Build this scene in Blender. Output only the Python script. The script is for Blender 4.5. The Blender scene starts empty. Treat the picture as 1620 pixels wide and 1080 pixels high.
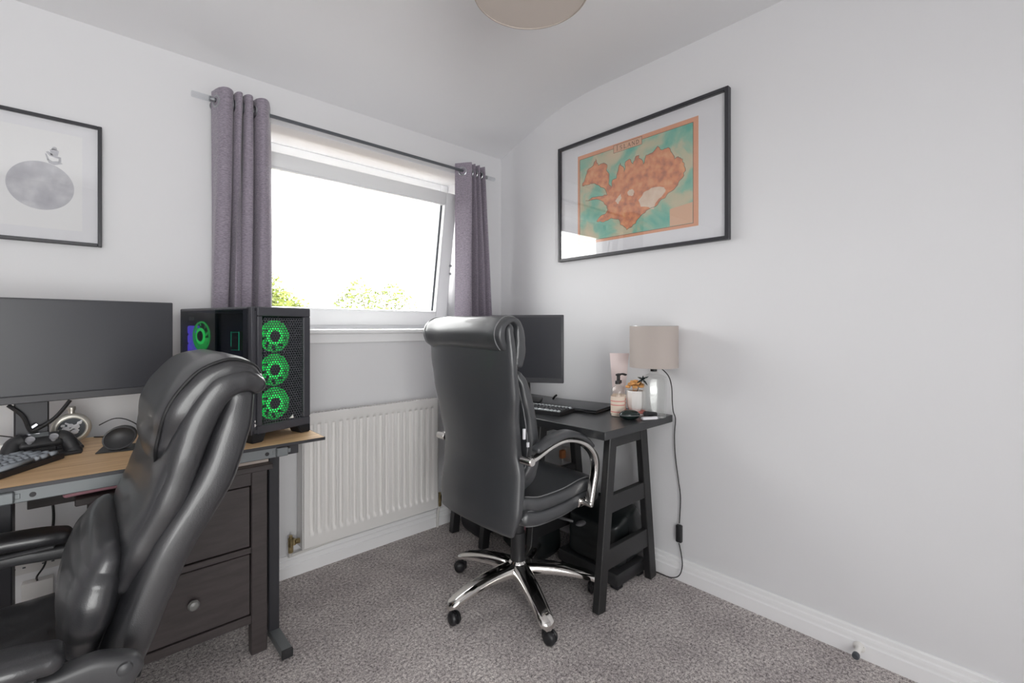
import bpy, bmesh, math, random
from mathutils import Vector, Matrix, noise
random.seed(7)
PI = math.pi
S = bpy.context.scene
COL = S.collection

# ------------------------------------------------------------------ camera, sky, light, exposure
cam = bpy.data.objects.new('camera', bpy.data.cameras.new('camera'))
COL.objects.link(cam)
cam.location = (0, 0, 1.2)
cam.rotation_euler = (PI/2, 0, -math.atan2(.6790, .7341))
cam.data.sensor_fit = 'HORIZONTAL'; cam.data.sensor_width = 36
cam.data.lens = 729/1620*36
cam.data.shift_y = -23/1620
cam.data.clip_start = .02
S.camera = cam

W = bpy.data.worlds.new('overcast_sky'); S.world = W; W.use_nodes = True
W.node_tree.nodes['Background'].inputs['Color'].default_value = (1, .985, .97, 1)
W.node_tree.nodes['Background'].inputs['Strength'].default_value = 5.2
S.view_settings.view_transform = 'Standard'; S.view_settings.look = 'None'
S.view_settings.exposure = 0.80; S.view_settings.gamma = 1; S.view_settings.use_curve_mapping = False
S.cycles.use_denoising = True
S.cycles.diffuse_bounces = 8; S.cycles.max_bounces = 16; S.cycles.transparent_max_bounces = 24
S.cycles.sample_clamp_indirect = 8
S.cycles.caustics_reflective = False; S.cycles.caustics_refractive = False

def portal(name, loc, rot, sx, sy):
    l = bpy.data.lights.new(name, 'AREA'); l.shape = 'RECTANGLE'; l.size = sx; l.size_y = sy
    l.cycles.is_portal = True
    o = bpy.data.objects.new(name, l); COL.objects.link(o); o.location = loc; o.rotation_euler = rot
portal('daylight_portal', (1.15, 2.74, 1.66), (-PI/2, 0, 0), 1.32, 1.0)
portal('rear_fill_portal', (-.4, -1.42, 1.1), (PI/2, 0, 0), 1.6, 1.7)  # sky portal of the added rear window, for fill light

# ------------------------------------------------------------------ materials
def nm(name):
    m = bpy.data.materials.new(name); m.use_nodes = True
    nt = m.node_tree; return m, nt, nt.nodes['Principled BSDF']
def lin(c):
    return tuple(((v/255)/12.92 if v/255 <= .04045 else ((v/255+.055)/1.055)**2.4) for v in c)
def mat(name, c, rough=.5, metal=0, bump=0, bscale=200, var=0, vscale=8, spec=None, coat=0, emit=None, es=0, stretch=None, sheen=0):
    m, nt, b = nm(name); c = lin(c)
    b.inputs['Base Color'].default_value = (*c, 1); b.inputs['Roughness'].default_value = rough
    b.inputs['Metallic'].default_value = metal
    if spec is not None: b.inputs['Specular IOR Level'].default_value = spec
    b.inputs['Coat Weight'].default_value = coat
    if sheen: b.inputs['Sheen Weight'].default_value = sheen; b.inputs['Sheen Roughness'].default_value = .5
    if emit: b.inputs['Emission Color'].default_value = (*lin(emit), 1); b.inputs['Emission Strength'].default_value = es
    tc = nt.nodes.new('ShaderNodeTexCoord')
    vec = tc.outputs['Object']
    if stretch:
        mp = nt.nodes.new('ShaderNodeMapping'); mp.inputs['Scale'].default_value = stretch
        nt.links.new(vec, mp.inputs['Vector']); vec = mp.outputs['Vector']
    if bump:
        n = nt.nodes.new('ShaderNodeTexNoise'); n.inputs['Scale'].default_value = bscale; n.inputs['Detail'].default_value = 4
        bp = nt.nodes.new('ShaderNodeBump'); bp.inputs['Strength'].default_value = bump; bp.inputs['Distance'].default_value = .002
        nt.links.new(vec, n.inputs['Vector']); nt.links.new(n.outputs['Fac'], bp.inputs['Height']); nt.links.new(bp.outputs['Normal'], b.inputs['Normal'])
    if var:
        n2 = nt.nodes.new('ShaderNodeTexNoise'); n2.inputs['Scale'].default_value = vscale; n2.inputs['Detail'].default_value = 6
        r = nt.nodes.new('ShaderNodeValToRGB')
        r.color_ramp.elements[0].position = .3; r.color_ramp.elements[1].position = .7
        r.color_ramp.elements[0].color = (*[v*(1-var) for v in c], 1); r.color_ramp.elements[1].color = (*[min(1, v*(1+var)) for v in c], 1)
        nt.links.new(vec, n2.inputs['Vector']); nt.links.new(n2.outputs['Fac'], r.inputs['Fac']); nt.links.new(r.outputs['Color'], b.inputs['Base Color'])
    return m
def glass_mat(name, tint=(1, 1, 1), refl=1.0, ior=1.45, tr=1.0):
    m, nt, b = nm(name); nt.nodes.remove(b)
    t = nt.nodes.new('ShaderNodeBsdfTransparent'); t.inputs['Color'].default_value = (*[v*tr for v in tint], 1)
    g = nt.nodes.new('ShaderNodeBsdfGlossy'); g.inputs['Roughness'].default_value = .005; g.inputs['Color'].default_value = (refl, refl, refl, 1)
    f = nt.nodes.new('ShaderNodeFresnel')     # the ray runs straight through: same ior on entry and exit
    ge = nt.nodes.new('ShaderNodeNewGeometry'); iv = nt.nodes.new('ShaderNodeMix'); iv.inputs[2].default_value = ior; iv.inputs[3].default_value = 1/ior
    nt.links.new(ge.outputs['Backfacing'], iv.inputs[0]); nt.links.new(iv.outputs[0], f.inputs['IOR'])
    x = nt.nodes.new('ShaderNodeMixShader')
    nt.links.new(f.outputs['Fac'], x.inputs['Fac']); nt.links.new(t.outputs[0], x.inputs[1]); nt.links.new(g.outputs[0], x.inputs[2])
    nt.links.new(x.outputs[0], nt.nodes['Material Output'].inputs['Surface'])
    return m

M = {}
M['wall'] = mat('white_wall_paint', (226, 226, 228), .62, bump=.04, bscale=140)
M['ceil'] = mat('white_ceiling_paint', (231, 231, 233), .75, bump=.03, bscale=120)
M['gloss'] = mat('white_satin_woodwork', (243, 243, 244), .33)
M['upvc'] = mat('white_plastic', (240, 241, 242), .28)
M['rad'] = mat('white_enamel', (232, 230, 228), .32)
M['brass'] = mat('aged_brass', (176, 158, 118), .35, 1, var=.3, vscale=40)
M['chrome'] = mat('chrome', (225, 222, 218), .09, 1)
M['steel'] = mat('brushed_steel', (170, 172, 176), .32, 1)
M['seal'] = mat('black_rubber_seal', (70, 74, 80), .5)
M['rod'] = mat('grey_metal_rod', (104, 107, 112), .35, .6)
M['acryl'] = glass_mat('clear_acrylic', (.9, .91, .92), .9, 1.5)
M['pane'] = glass_mat('window_glass', (.97, .98, .98), .9, 1.4)
M['pic_glass'] = glass_mat('picture_glass', (.99, .99, .99), 1, 1.62)
M['blackmetal'] = mat('black_powder_coated_steel', (54, 54, 58), .42, .2)
M['greymetal'] = mat('grey_powder_coated_steel', (118, 122, 124), .4, .3)
M['frame'] = mat('black_picture_frame', (52, 52, 57), .4)
M['mount'] = mat('white_mount_board', (236, 236, 240), .8)
M['leather'] = mat('black_leather', (38, 38, 41), .37, bump=.20, bscale=420, spec=.85, coat=.25)
M['leather2'] = mat('black_leather_worn', (55, 57, 60), .41, bump=.22, bscale=420, spec=1.0, coat=.3)
M['piping'] = mat('grey_piping', (128, 128, 130), .5)
M['stitch'] = mat('dark_stitching', (20, 20, 22), .6)
M['plastic'] = mat('black_plastic', (42, 42, 44), .45, bump=.05, bscale=500)
M['armplastic'] = mat('dark_grey_plastic', (62, 62, 64), .4, bump=.08, bscale=700)
M['screen'] = mat('matt_dark_screen', (50, 51, 57), .36, spec=.5)
M['bezel'] = mat('dark_bezel', (66, 66, 70), .45)
M['blackwood'] = mat('black_stained_wood', (34, 34, 35), .42, bump=.1, bscale=60, stretch=(1, 1, 12))
M['desktop'] = mat('black_desk_laminate', (48, 49, 51), .28, bump=.03, bscale=300)
M['cab'] = mat('black_brown_wood', (64, 58, 58), .42, bump=.12, bscale=50, var=.18, vscale=6, stretch=(2, 12, 12))
M['caster'] = mat('caster_plastic', (30, 30, 33), .4)
M['kb_dark'] = mat('keyboard_case_dark', (44, 40, 42), .5)
M['key_grey'] = mat('pale_grey_keycap', (150, 156, 163), .55)
M['key_black'] = mat('black_keycap', (48, 50, 54), .4)
M['key_light'] = mat('light_edge_keycap', (190, 195, 198), .4)
M['white'] = mat('white_plastic_gloss', (235, 233, 230), .35)
M['paper'] = mat('paper_sheets', (205, 192, 184), .8)
M['pink'] = mat('pink_folder', (176, 128, 138), .7)
M['green_led'] = mat('green_led', (20, 230, 90), .5, emit=(30, 240, 95), es=.8)
M['green_dim'] = mat('green_lit_blade', (10, 70, 34), .4, emit=(0, 220, 80), es=.5)
M['purple_led'] = mat('purple_led', (110, 80, 230), .5, emit=(105, 85, 215), es=.7)
M['teal_led'] = mat('teal_led', (20, 140, 100), .5, emit=(20, 170, 120), es=.7)
M['case'] = mat('pc_case_paint', (64, 64, 70), .42)
M['case_dark'] = mat('pc_case_dark', (24, 25, 29), .5)
M['tint'] = glass_mat('tinted_side_glass', (.5, .53, .58), .9, 1.5)
M['shade'] = mat('taupe_linen_shade', (186, 176, 170), .9, bump=.25, bscale=500)
M['pend'] = mat('beige_linen_shade', (198, 188, 180), .9, bump=.2, bscale=500)
M['orange'] = mat('dried_orange_petals', (226, 168, 104), .8, var=.25, vscale=60)
M['ceramic'] = mat('white_ceramic', (238, 235, 232), .25)
M['cream'] = mat('cream_label', (240, 222, 205), .6)
M['rose'] = mat('rose_print', (226, 138, 128), .6)
M['palepink'] = mat('pale_pink_card', (238, 222, 220), .6)
M['darkgreen'] = mat('dark_green_gloss', (28, 40, 38), .16)
M['baglea'] = mat('dark_bag_leather', (26, 30, 31), .34, bump=.15, bscale=200)
M['gold'] = mat('gold_metal', (214, 178, 120), .25, 1)
M['knobgrey'] = mat('grey_drawer_knob', (128, 128, 126), .4, .2)
M['stick'] = mat('pale_grey_rubber', (150, 150, 154), .5)
M['nickel'] = mat('satin_nickel', (206, 202, 194), .38, .85)
M['laptop'] = mat('dark_grey_laptop_lid', (58, 60, 64), .35, .4)
M['wire'] = mat('black_cable', (28, 28, 30), .5)
M['red'] = mat('red_plastic', (200, 40, 55), .4)
M['socketp'] = mat('socket_plastic', (216, 214, 212), .35)
M['copper'] = mat('orange_plug', (214, 140, 92), .5)
M['paint_pipe'] = mat('white_painted_pipe', (222, 220, 217), .4)
M['leafA'] = mat('yellow_green_leaf', (104, 116, 36), .6, var=.35, vscale=1.2)
M['leafB'] = mat('mid_green_leaf', (128, 160, 52), .6, var=.35, vscale=1.2)
M['bark'] = mat('bark', (136, 124, 100), .9, bump=.4, bscale=20)
M['grass'] = mat('gravel_ground', (92, 84, 74), .9, var=.15, vscale=.6)
M['ext'] = mat('exterior_render', (206, 200, 190), .8)

def carpet_mat():
    m, nt, b = nm('grey_heather_carpet')
    N = nt.nodes.new; L = nt.links.new
    tc = N('ShaderNodeTexCoord')
    n1 = N('ShaderNodeTexNoise'); n1.inputs['Scale'].default_value = 210; n1.inputs['Detail'].default_value = 3; n1.inputs['Roughness'].default_value = .7
    n2 = N('ShaderNodeTexNoise'); n2.inputs['Scale'].default_value = 5.5; n2.inputs['Detail'].default_value = 3
    n3 = N('ShaderNodeTexNoise'); n3.inputs['Scale'].default_value = 90; n3.inputs['Detail'].default_value = 2
    r = N('ShaderNodeValToRGB'); e = r.color_ramp.elements
    e[0].position = .37; e[0].color = (*lin((108, 102, 102)), 1)
    e[1].position = .63; e[1].color = (*lin((250, 245, 240)), 1)
    k = e.new(.5); k.color = (*lin((196, 188, 186)), 1)
    mx = N('ShaderNodeMix'); mx.data_type = 'RGBA'; mx.blend_type = 'MULTIPLY'; mx.inputs[0].default_value = 1
    r2 = N('ShaderNodeValToRGB'); f = r2.color_ramp.elements
    f[0].position = .35; f[0].color = (.80, .79, .80, 1); f[1].position = .65; f[1].color = (1, 1, 1, 1)
    for n in (n1, n2, n3): L(tc.outputs['Object'], n.inputs['Vector'])
    ad = N('ShaderNodeMath'); ad.operation = 'MULTIPLY_ADD'; ad.inputs[1].default_value = .4; 
    L(n3.outputs['Fac'], ad.inputs[0])
    sc = N('ShaderNodeMath'); sc.operation = 'MULTIPLY'; sc.inputs[1].default_value = .6
    L(n1.outputs['Fac'], sc.inputs[0]); L(sc.outputs[0], ad.inputs[2])
    L(ad.outputs[0], r.inputs['Fac']); L(n2.outputs['Fac'], r2.inputs['Fac'])
    L(r.outputs['Color'], mx.inputs[6]); L(r2.outputs['Color'], mx.inputs[7]); L(mx.outputs[2], b.inputs['Base Color'])
    b.inputs['Roughness'].default_value = 1; b.inputs['Specular IOR Level'].default_value = .1
    bp = N('ShaderNodeBump'); bp.inputs['Strength'].default_value = .7; bp.inputs['Distance'].default_value = .006
    L(ad.outputs[0], bp.inputs['Height']); L(bp.outputs['Normal'], b.inputs['Normal'])
    return m
M['carpet'] = carpet_mat()

def wood_mat():
    m, nt, b = nm('oak_effect_desktop'); N = nt.nodes.new; L = nt.links.new
    tc = N('ShaderNodeTexCoord'); mp = N('ShaderNodeMapping'); mp.inputs['Scale'].default_value = (2.2, 34, 20)
    n = N('ShaderNodeTexNoise'); n.inputs['Scale'].default_value = 1.6; n.inputs['Detail'].default_value = 6; n.inputs['Distortion'].default_value = .6
    r = N('ShaderNodeValToRGB'); e = r.color_ramp.elements
    e[0].position = .3; e[0].color = (*lin((206, 164, 118)), 1); e[1].position = .7; e[1].color = (*lin((242, 208, 164)), 1)
    L(tc.outputs['Object'], mp.inputs['Vector']); L(mp.outputs[0], n.inputs['Vector']); L(n.outputs['Fac'], r.inputs['Fac']); L(r.outputs[0], b.inputs['Base Color'])
    b.inputs['Roughness'].default_value = .45
    return m
M['oak'] = wood_mat()

def curtain_mat():
    m, nt, b = nm('mauve_grey_curtain_weave'); N = nt.nodes.new; L = nt.links.new
    tc = N('ShaderNodeTexCoord'); mp = N('ShaderNodeMapping'); mp.inputs['Scale'].default_value = (1, 1, 4)
    n = N('ShaderNodeTexNoise'); n.inputs['Scale'].default_value = 90; n.inputs['Detail'].default_value = 5
    r = N('ShaderNodeValToRGB'); e = r.color_ramp.elements
    e[0].position = .3; e[0].color = (*lin((120, 112, 125)), 1); e[1].position = .72; e[1].color = (*lin((164, 155, 167)), 1)
    L(tc.outputs['Object'], mp.inputs['Vector']); L(mp.outputs[0], n.inputs['Vector']); L(n.outputs['Fac'], r.inputs['Fac']); L(r.outputs[0], b.inputs['Base Color'])
    b.inputs['Roughness'].default_value = .8; b.inputs['Sheen Weight'].default_value = .3
    bp = N('ShaderNodeBump'); bp.inputs['Strength'].default_value = .35; bp.inputs['Distance'].default_value = .002
    L(n.outputs['Fac'], bp.inputs['Height']); L(bp.outputs['Normal'], b.inputs['Normal'])
    return m
M['curtain'] = curtain_mat()

def noise_ramp_mat(name, stops, scale, rough=.8, detail=5, dist=0):
    m, nt, b = nm(name); N = nt.nodes.new; L = nt.links.new
    tc = N('ShaderNodeTexCoord'); n = N('ShaderNodeTexNoise'); n.inputs['Scale'].default_value = scale; n.inputs['Detail'].default_value = detail
    n.inputs['Distortion'].default_value = dist
    r = N('ShaderNodeValToRGB'); e = r.color_ramp.elements
    e[0].position = stops[0][0]; e[0].color = (*lin(stops[0][1]), 1); e[1].position = stops[-1][0]; e[1].color = (*lin(stops[-1][1]), 1)
    for p, c in stops[1:-1]: k = e.new(p); k.color = (*lin(c), 1)
    L(tc.outputs['Object'], n.inputs['Vector']); L(n.outputs['Fac'], r.inputs['Fac']); L(r.outputs[0], b.inputs['Base Color'])
    b.inputs['Roughness'].default_value = rough
    return m
M['sea'] = noise_ramp_mat('map_sea', [(.34, (104, 184, 166)), (.45, (146, 196, 172)), (.53, (196, 198, 168)), (.68, (222, 202, 172))], 7, dist=.4)
M['land'] = noise_ramp_mat('map_land', [(.3, (190, 122, 96)), (.5, (226, 148, 108)), (.7, (236, 172, 126))], 30)
M['ice'] = noise_ramp_mat('map_glacier', [(.3, (228, 200, 176)), (.7, (240, 220, 200))], 30)
M['mapborder'] = mat('map_border_peach', (232, 168, 134), .8)
M['maplegend'] = mat('map_legend_peach', (228, 184, 152), .8)
M['mapline'] = mat('map_line_brown', (120, 66, 50), .8)
M['coast'] = mat('map_coast_line', (110, 104, 84), .8)
M['moon'] = noise_ramp_mat('printed_moon', [(.32, (176, 176, 184)), (.5, (196, 196, 202)), (.62, (214, 214, 218)), (.75, (232, 232, 234))], 14)
M['printgrey'] = mat('printed_grey', (192, 192, 199), .8)
M['printpaper'] = mat('print_paper', (242, 242, 243), .8)

# ------------------------------------------------------------------ mesh helpers
def sp(v, e): return math.copysign(abs(v)**e, v)
def catmull(P, k=6, closed=False):
    P = [Vector(p) for p in P]; n = len(P); out = []
    if n < 3: return P
    rng = n if closed else n-1
    for i in range(rng):
        g = (lambda j: P[j % n]) if closed else (lambda j: P[min(max(j, 0), n-1)])
        p0, p1, p2, p3 = g(i-1), g(i), g(i+1), g(i+2)
        for s in range(k):
            t = s/k; t2 = t*t; t3 = t2*t
            out.append(.5*((2*p1)+(p2-p0)*t+(2*p0-5*p1+4*p2-p3)*t2+(3*p1-p0-3*p2+p3)*t3))
    if not closed: out.append(P[-1])
    return out

class B:
    def __init__(s): s.bm = bmesh.new(); s.sm = set()
    def merge(s, b2):
        me = bpy.data.meshes.new('tmp'); b2.to_mesh(me); b2.free(); s.bm.from_mesh(me); bpy.data.meshes.remove(me); return s
    def box(s, lo, hi, bev=.002, mtx=None, seg=1):
        b = bmesh.new(); bmesh.ops.create_cube(b, size=1)
        c = [(lo[i]+hi[i])/2 for i in range(3)]; d = [abs(hi[i]-lo[i]) for i in range(3)]
        for v in b.verts: v.co = Vector((c[0]+v.co.x*d[0], c[1]+v.co.y*d[1], c[2]+v.co.z*d[2]))
        if bev: bmesh.ops.bevel(b, geom=b.edges[:], offset=min(bev, min(d)*.45), segments=seg, affect='EDGES', profile=.5)
        if mtx is not None: b.transform(mtx)
        return s.merge(b)
    def beam(s, p0, p1, wx, wy, up=(0, 0, 1), bev=.002):
        p0 = Vector(p0); p1 = Vector(p1); z = (p1-p0); l = z.length; z.normalize()
        x = Vector(up).cross(z)
        if x.length < 1e-4: x = Vector((1, 0, 0))
        x.normalize(); y = z.cross(x)
        m = Matrix((x, y, z)).transposed().to_4x4(); m.translation = p0
        return s.box((-wx/2, -wy/2, 0), (wx/2, wy/2, l), bev, m)
    def cyl(s, p0, p1, r0, r1=None, n=20, bev=0):
        r1 = r0 if r1 is None else r1
        p0 = Vector(p0); p1 = Vector(p1); z = (p1-p0); l = z.length; z.normalize()
        prof = [(0, 0), (r0, 0), (r1, l), (0, l)]
        if bev: prof = [(0, 0), (r0-bev, 0), (r0, bev), (r1, l-bev), (r1-bev, l), (0, l)]
        return s.lathe(prof, p0, z, n)
    def lathe(s, prof, o, axis=(0, 0, 1), n=24, flip=None):
        b = bmesh.new(); o = Vector(o); z = Vector(axis).normalized()
        x = z.orthogonal().normalized(); y = z.cross(x)
        rings = []
        for r, h in prof:
            if r < 1e-6: rings.append([b.verts.new(o+z*h)])
            else: rings.append([b.verts.new(o+z*h+x*(r*math.cos(2*PI*i/n))+y*(r*math.sin(2*PI*i/n))) for i in range(n)])
        for a, c in zip(rings, rings[1:]):
            if len(a) == 1 and len(c) == 1: continue
            for i in range(n):
                j = (i+1) % n
                if len(a) == 1: b.faces.new((a[0], c[j], c[i]))
                elif len(c) == 1: b.faces.new((a[i], a[j], c[0]))
                else: b.faces.new((a[i], a[j], c[j], c[i]))
        bmesh.ops.recalc_face_normals(b, faces=b.faces[:])
        return s.merge(b)
    def tube(s, pts, r, n=8, k=0, closed=False, flat=None):
        if k: pts = catmull(pts, k, closed)
        pts = [Vector(p) for p in pts]; b = bmesh.new(); rings = []
        m = len(pts); prev = None
        for i, p in enumerate(pts):
            a = pts[i-1] if (i > 0 or closed) else p; c = pts[(i+1) % m] if (i < m-1 or closed) else p
            t = (c-a).normalized()
            if prev is None: x = t.orthogonal().normalized()
            else:
                x = prev-t*prev.dot(t)
                x = x.normalized() if x.length > 1e-6 else t.orthogonal().normalized()
            prev = x; y = t.cross(x); rr = r(i/(m-1)) if callable(r) else r
            rings.append([b.verts.new(p+x*(rr*math.cos(2*PI*q/n))+y*(rr*math.sin(2*PI*q/n))) for q in range(n)])
        pr = list(zip(rings, rings[1:]))
        if closed: pr.append((rings[-1], rings[0]))
        for A, C in pr:
            for q in range(n): b.faces.new((A[q], A[(q+1) % n], C[(q+1) % n], C[q]))
        if not closed: b.faces.new(rings[0]); b.faces.new(rings[-1][::-1])
        bmesh.ops.recalc_face_normals(b, faces=b.faces[:])
        return s.merge(b)
    def prism(s, poly, d, mtx=None, bev=0):
        """polygon in local xy extruded along +z by d"""
        b = bmesh.new(); vs = [b.verts.new((p[0], p[1], 0)) for p in poly]
        f = b.faces.new(vs); r = bmesh.ops.extrude_face_region(b, geom=[f])
        for v in r['geom']:
            if isinstance(v, bmesh.types.BMVert): v.co.z += d
        bmesh.ops.recalc_face_normals(b, faces=b.faces[:])
        if bev: bmesh.ops.bevel(b, geom=b.edges[:], offset=bev, segments=2, affect='EDGES')
        if mtx is not None: b.transform(mtx)
        return s.merge(b)
    def pad(s, path, w, t, e=.5, wing=0, n=36, cap=.02, k=6, wr=0, seed=0, y0=0):
        """cushion swept along a curve in the xz plane; w, t half width / half thickness (number or list per path point)"""
        P = catmull([(p[0], 0, p[1]) for p in path], k); m = len(P)
        def val(q, i):
            if not isinstance(q, (list, tuple)): return q
            f = i/(m-1)*(len(q)-1); a = int(min(f, len(q)-2)); h = f-a
            h = h*h*(3-2*h)
            return q[a]*(1-h)+q[a+1]*h
        fr = []
        for i in range(m):
            T = (P[min(i+1, m-1)]-P[max(i-1, 0)]).normalized(); N = Vector((-T.z, 0, T.x))
            fr.append((P[i], T, N, val(w, i), val(t, i), val(wing, i)))
        st = []
        for a in (0, 15, 30, 50, 70):
            c, T, N, ww, tt, wg = fr[0]; f = math.sin(math.radians(a)); q = math.cos(math.radians(a))
            st.append((c-T*(cap*q), T, N, ww-cap*(1-f), tt*max(f, .08), wg))
        st += fr
        for a in (70, 50, 30, 15, 0):
            c, T, N, ww, tt, wg = fr[-1]; f = math.sin(math.radians(a)); q = math.cos(math.radians(a))
            st.append((c+T*(cap*q), T, N, ww-cap*(1-f), tt*max(f, .08), wg))
        b = bmesh.new(); rings = []
        for c, T, N, ww, tt, wg in st:
            ring = []
            for i in range(n):
                a = 2*PI*(i+.5)/n; cy = sp(math.cos(a), e); sn = sp(math.sin(a), e)
                p = c+N*(tt*sn+wg*cy*cy)+Vector((0, ww*cy+y0, 0))
                if wr:
                    q = noise.noise(Vector((p.x*14+seed, p.y*9, p.z*14)))+.5*noise.noise(Vector((p.x*40+seed, p.y*16, p.z*40)))
                    p += N*(wr*q*sn)
                ring.append(b.verts.new(p))
            rings.append(ring)
        for A, C in zip(rings, rings[1:]):
            for i in range(n): b.faces.new((A[i], A[(i+1) % n], C[(i+1) % n], C[i]))
        b.faces.new(rings[0]); b.faces.new(rings[-1][::-1])
        bmesh.ops.recalc_face_normals(b, faces=b.faces[:])
        s.merge(b); s.fr = fr; s.e = e; s.y0 = y0
        return s
    def piping(s, fr, r=.003, th=35, e=.5, sides=(-1, 1), y0=0, cap=.018, out=.0):
        cy = math.cos(math.radians(th))**e; sn = math.sin(math.radians(th))**e
        for sd in sides:
            a = [c+N*(tt*sn+wg*cy*cy)+Vector((0, sd*ww*cy+y0, 0)) for c, T, N, ww, tt, wg in fr]
            d = [c+N*(-tt*sn+wg*cy*cy)+Vector((0, sd*ww*cy+y0, 0)) for c, T, N, ww, tt, wg in fr]
            c, T, N, ww, tt, wg = fr[-1]; mid = c+T*cap+Vector((0, sd*(ww*cy)+y0, 0))+N*wg*cy*cy
            c, T, N, ww, tt, wg = fr[0]; mid0 = c-T*cap+Vector((0, sd*(ww*cy)+y0, 0))+N*wg*cy*cy
            s.tube(a+[mid]+d[::-1]+[mid0], r, 6, 0, True)
        return s
    def grid(s, f, nu, nv, closed=False):
        b = bmesh.new(); V = [[b.verts.new(f(i/nu, j/nv)) for j in range(nv+1)] for i in range(nu+1)]
        for i in range(nu):
            for j in range(nv): b.faces.new((V[i][j], V[i+1][j], V[i+1][j+1], V[i][j+1]))
        return s.merge(b)
    def ball(s, c, r, sc=(1, 1, 1), u=16, v=10):
        b = bmesh.new(); bmesh.ops.create_uvsphere(b, u_segments=u, v_segments=v, radius=r)
        for q in b.verts: q.co = Vector((c[0]+q.co.x*sc[0], c[1]+q.co.y*sc[1], c[2]+q.co.z*sc[2]))
        return s.merge(b)
    def obj(s, name, m, parent=None, smooth=True, ang=35):
        me = bpy.data.meshes.new(name); s.bm.to_mesh(me); s.bm.free()
        o = bpy.data.objects.new(name, me); COL.objects.link(o)
        me.materials.append(M[m] if isinstance(m, str) else m)
        if smooth:
            for p in me.polygons: p.use_smooth = True
            me.set_sharp_from_angle(angle=math.radians(ang))
        if parent: o.parent = parent
        return o

def tag(o, label, cat, group=None):
    o['label'] = label; o['category'] = cat
    if group: o['group'] = group
    return o
def thing(name, label, cat, loc=(0, 0, 0), rz=0, group=None):
    o = bpy.data.objects.new(name, None); COL.objects.link(o); o.empty_display_size = .05
    o.location = loc; o.rotation_euler = (0, 0, rz)
    return tag(o, label, cat, group)
def structure(o): o['kind'] = 'structure'; return o
# ================================================================== THE ROOM
XL, XR, YF, YB, ZC = -1.3, 2.08, -1.3, 2.36, 2.526
structure(B().box((XL-.1, YF-.1, -.06), (XR+.1, YB+.36, 0), 0).obj('floor', 'carpet'))
prof = [(YF-.2, ZC), (1.50, ZC), (1.62, 2.524), (1.74, 2.514), (1.84, 2.500), (1.94, 2.478), (2.06, 2.441), (2.188, 2.399), (2.36, 2.340), (2.5, 2.29)]
b = B(); bm = b.bm
lo = [(bm.verts.new((XL-.1, y, z)), bm.verts.new((XR+.1, y, z))) for y, z in prof]
for a, c in zip(lo, lo[1:]): bm.faces.new((a[0], c[0], c[1], a[1]))
hi = [(bm.verts.new((XL-.1, y, 2.66)), bm.verts.new((XR+.1, y, 2.66))) for y, z in prof]
for a, c in zip(hi, hi[1:]): bm.faces.new((a[0], a[1], c[1], c[0]))
for i in (0, 1): bm.faces.new([p[i] for p in lo]+[p[i] for p in hi][::-1])
bm.faces.new((lo[0][0], lo[0][1], hi[0][1], hi[0][0])); bm.faces.new((lo[-1][0], lo[-1][1], hi[-1][1], hi[-1][0]))
bmesh.ops.recalc_face_normals(bm, faces=bm.faces[:])
structure(b.obj('ceiling', 'ceil', ang=20))

# window wall with its opening
WX0, WX1, WZ0, WZ1 = .49, 1.812, 1.165, 2.158
b = B(); T = .36
for lo_, hi_ in (((XL, YB, 0), (WX0, YB+T, 2.5)), ((WX1, YB, 0), (XR+.1, YB+T, 2.5)), ((WX0, YB, 0), (WX1, YB+T, WZ0)), ((WX0, YB, WZ1), (WX1, YB+T, 2.5))):
    b.box(lo_, hi_, 0)
structure(b.obj('wall_back', 'wall', smooth=False))
structure(B().box((XR, YF, 0), (XR+.1, YB, ZC+.02), 0).obj('wall_right', 'wall', smooth=False))
structure(B().box((XL-.1, YF, 0), (XL, YB, ZC+.02), 0).obj('wall_left', 'wall', smooth=False))
b = B(); rx0, rx1, rz0, rz1 = -1.2, .40, .25, 1.95  # opening cut for the added fill window
for lo_, hi_ in (((XL, YF-.1, 0), (rx0, YF, ZC+.02)), ((rx1, YF-.1, 0), (XR, YF, ZC+.02)), ((rx0, YF-.1, 0), (rx1, YF, rz0)), ((rx0, YF-.1, rz1), (rx1, YF, ZC+.02))):
    b.box(lo_, hi_, 0)
structure(b.obj('wall_front', 'wall', smooth=False))

# baseboards: moulded profile (distance from wall, height)
bp = [(0, 0), (.019, 0), (.019, .052), (.0155, .055), (.0125, .056), (.0125, .061), (.0155, .062), (.0160, .070), (.0145, .078), (.0105, .081), (.0075, .082), (.0075, .087), (.0105, .088), (.0105, .098), (.008, .102), (0, .102)]
def baseboard(name, p0, p1, nrm):
    b = B(); bm = b.bm; p0 = Vector(p0); p1 = Vector(p1); nrm = Vector(nrm)
    A = [bm.verts.new(p0+nrm*d+Vector((0, 0, z))) for d, z in bp]; C = [bm.verts.new(p1+nrm*d+Vector((0, 0, z))) for d, z in bp]
    for i in range(len(bp)-1): bm.faces.new((A[i], A[i+1], C[i+1], C[i]))
    bm.faces.new(A); bm.faces.new(C[::-1]); bmesh.ops.recalc_face_normals(bm, faces=bm.faces[:])
    structure(b.obj(name, 'gloss', smooth=False))
baseboard('baseboard_back', (XL, YB, 0), (XR, YB, 0), (0, -1, 0))
baseboard('baseboard_right', (XR, YF, 0), (XR, YB, 0), (-1, 0, 0))
baseboard('baseboard_left', (XL, YF, 0), (XL, YB, 0), (1, 0, 0))
baseboard('baseboard_front', (XL, YF, 0), (XR, YF, 0), (0, 1, 0))

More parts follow.
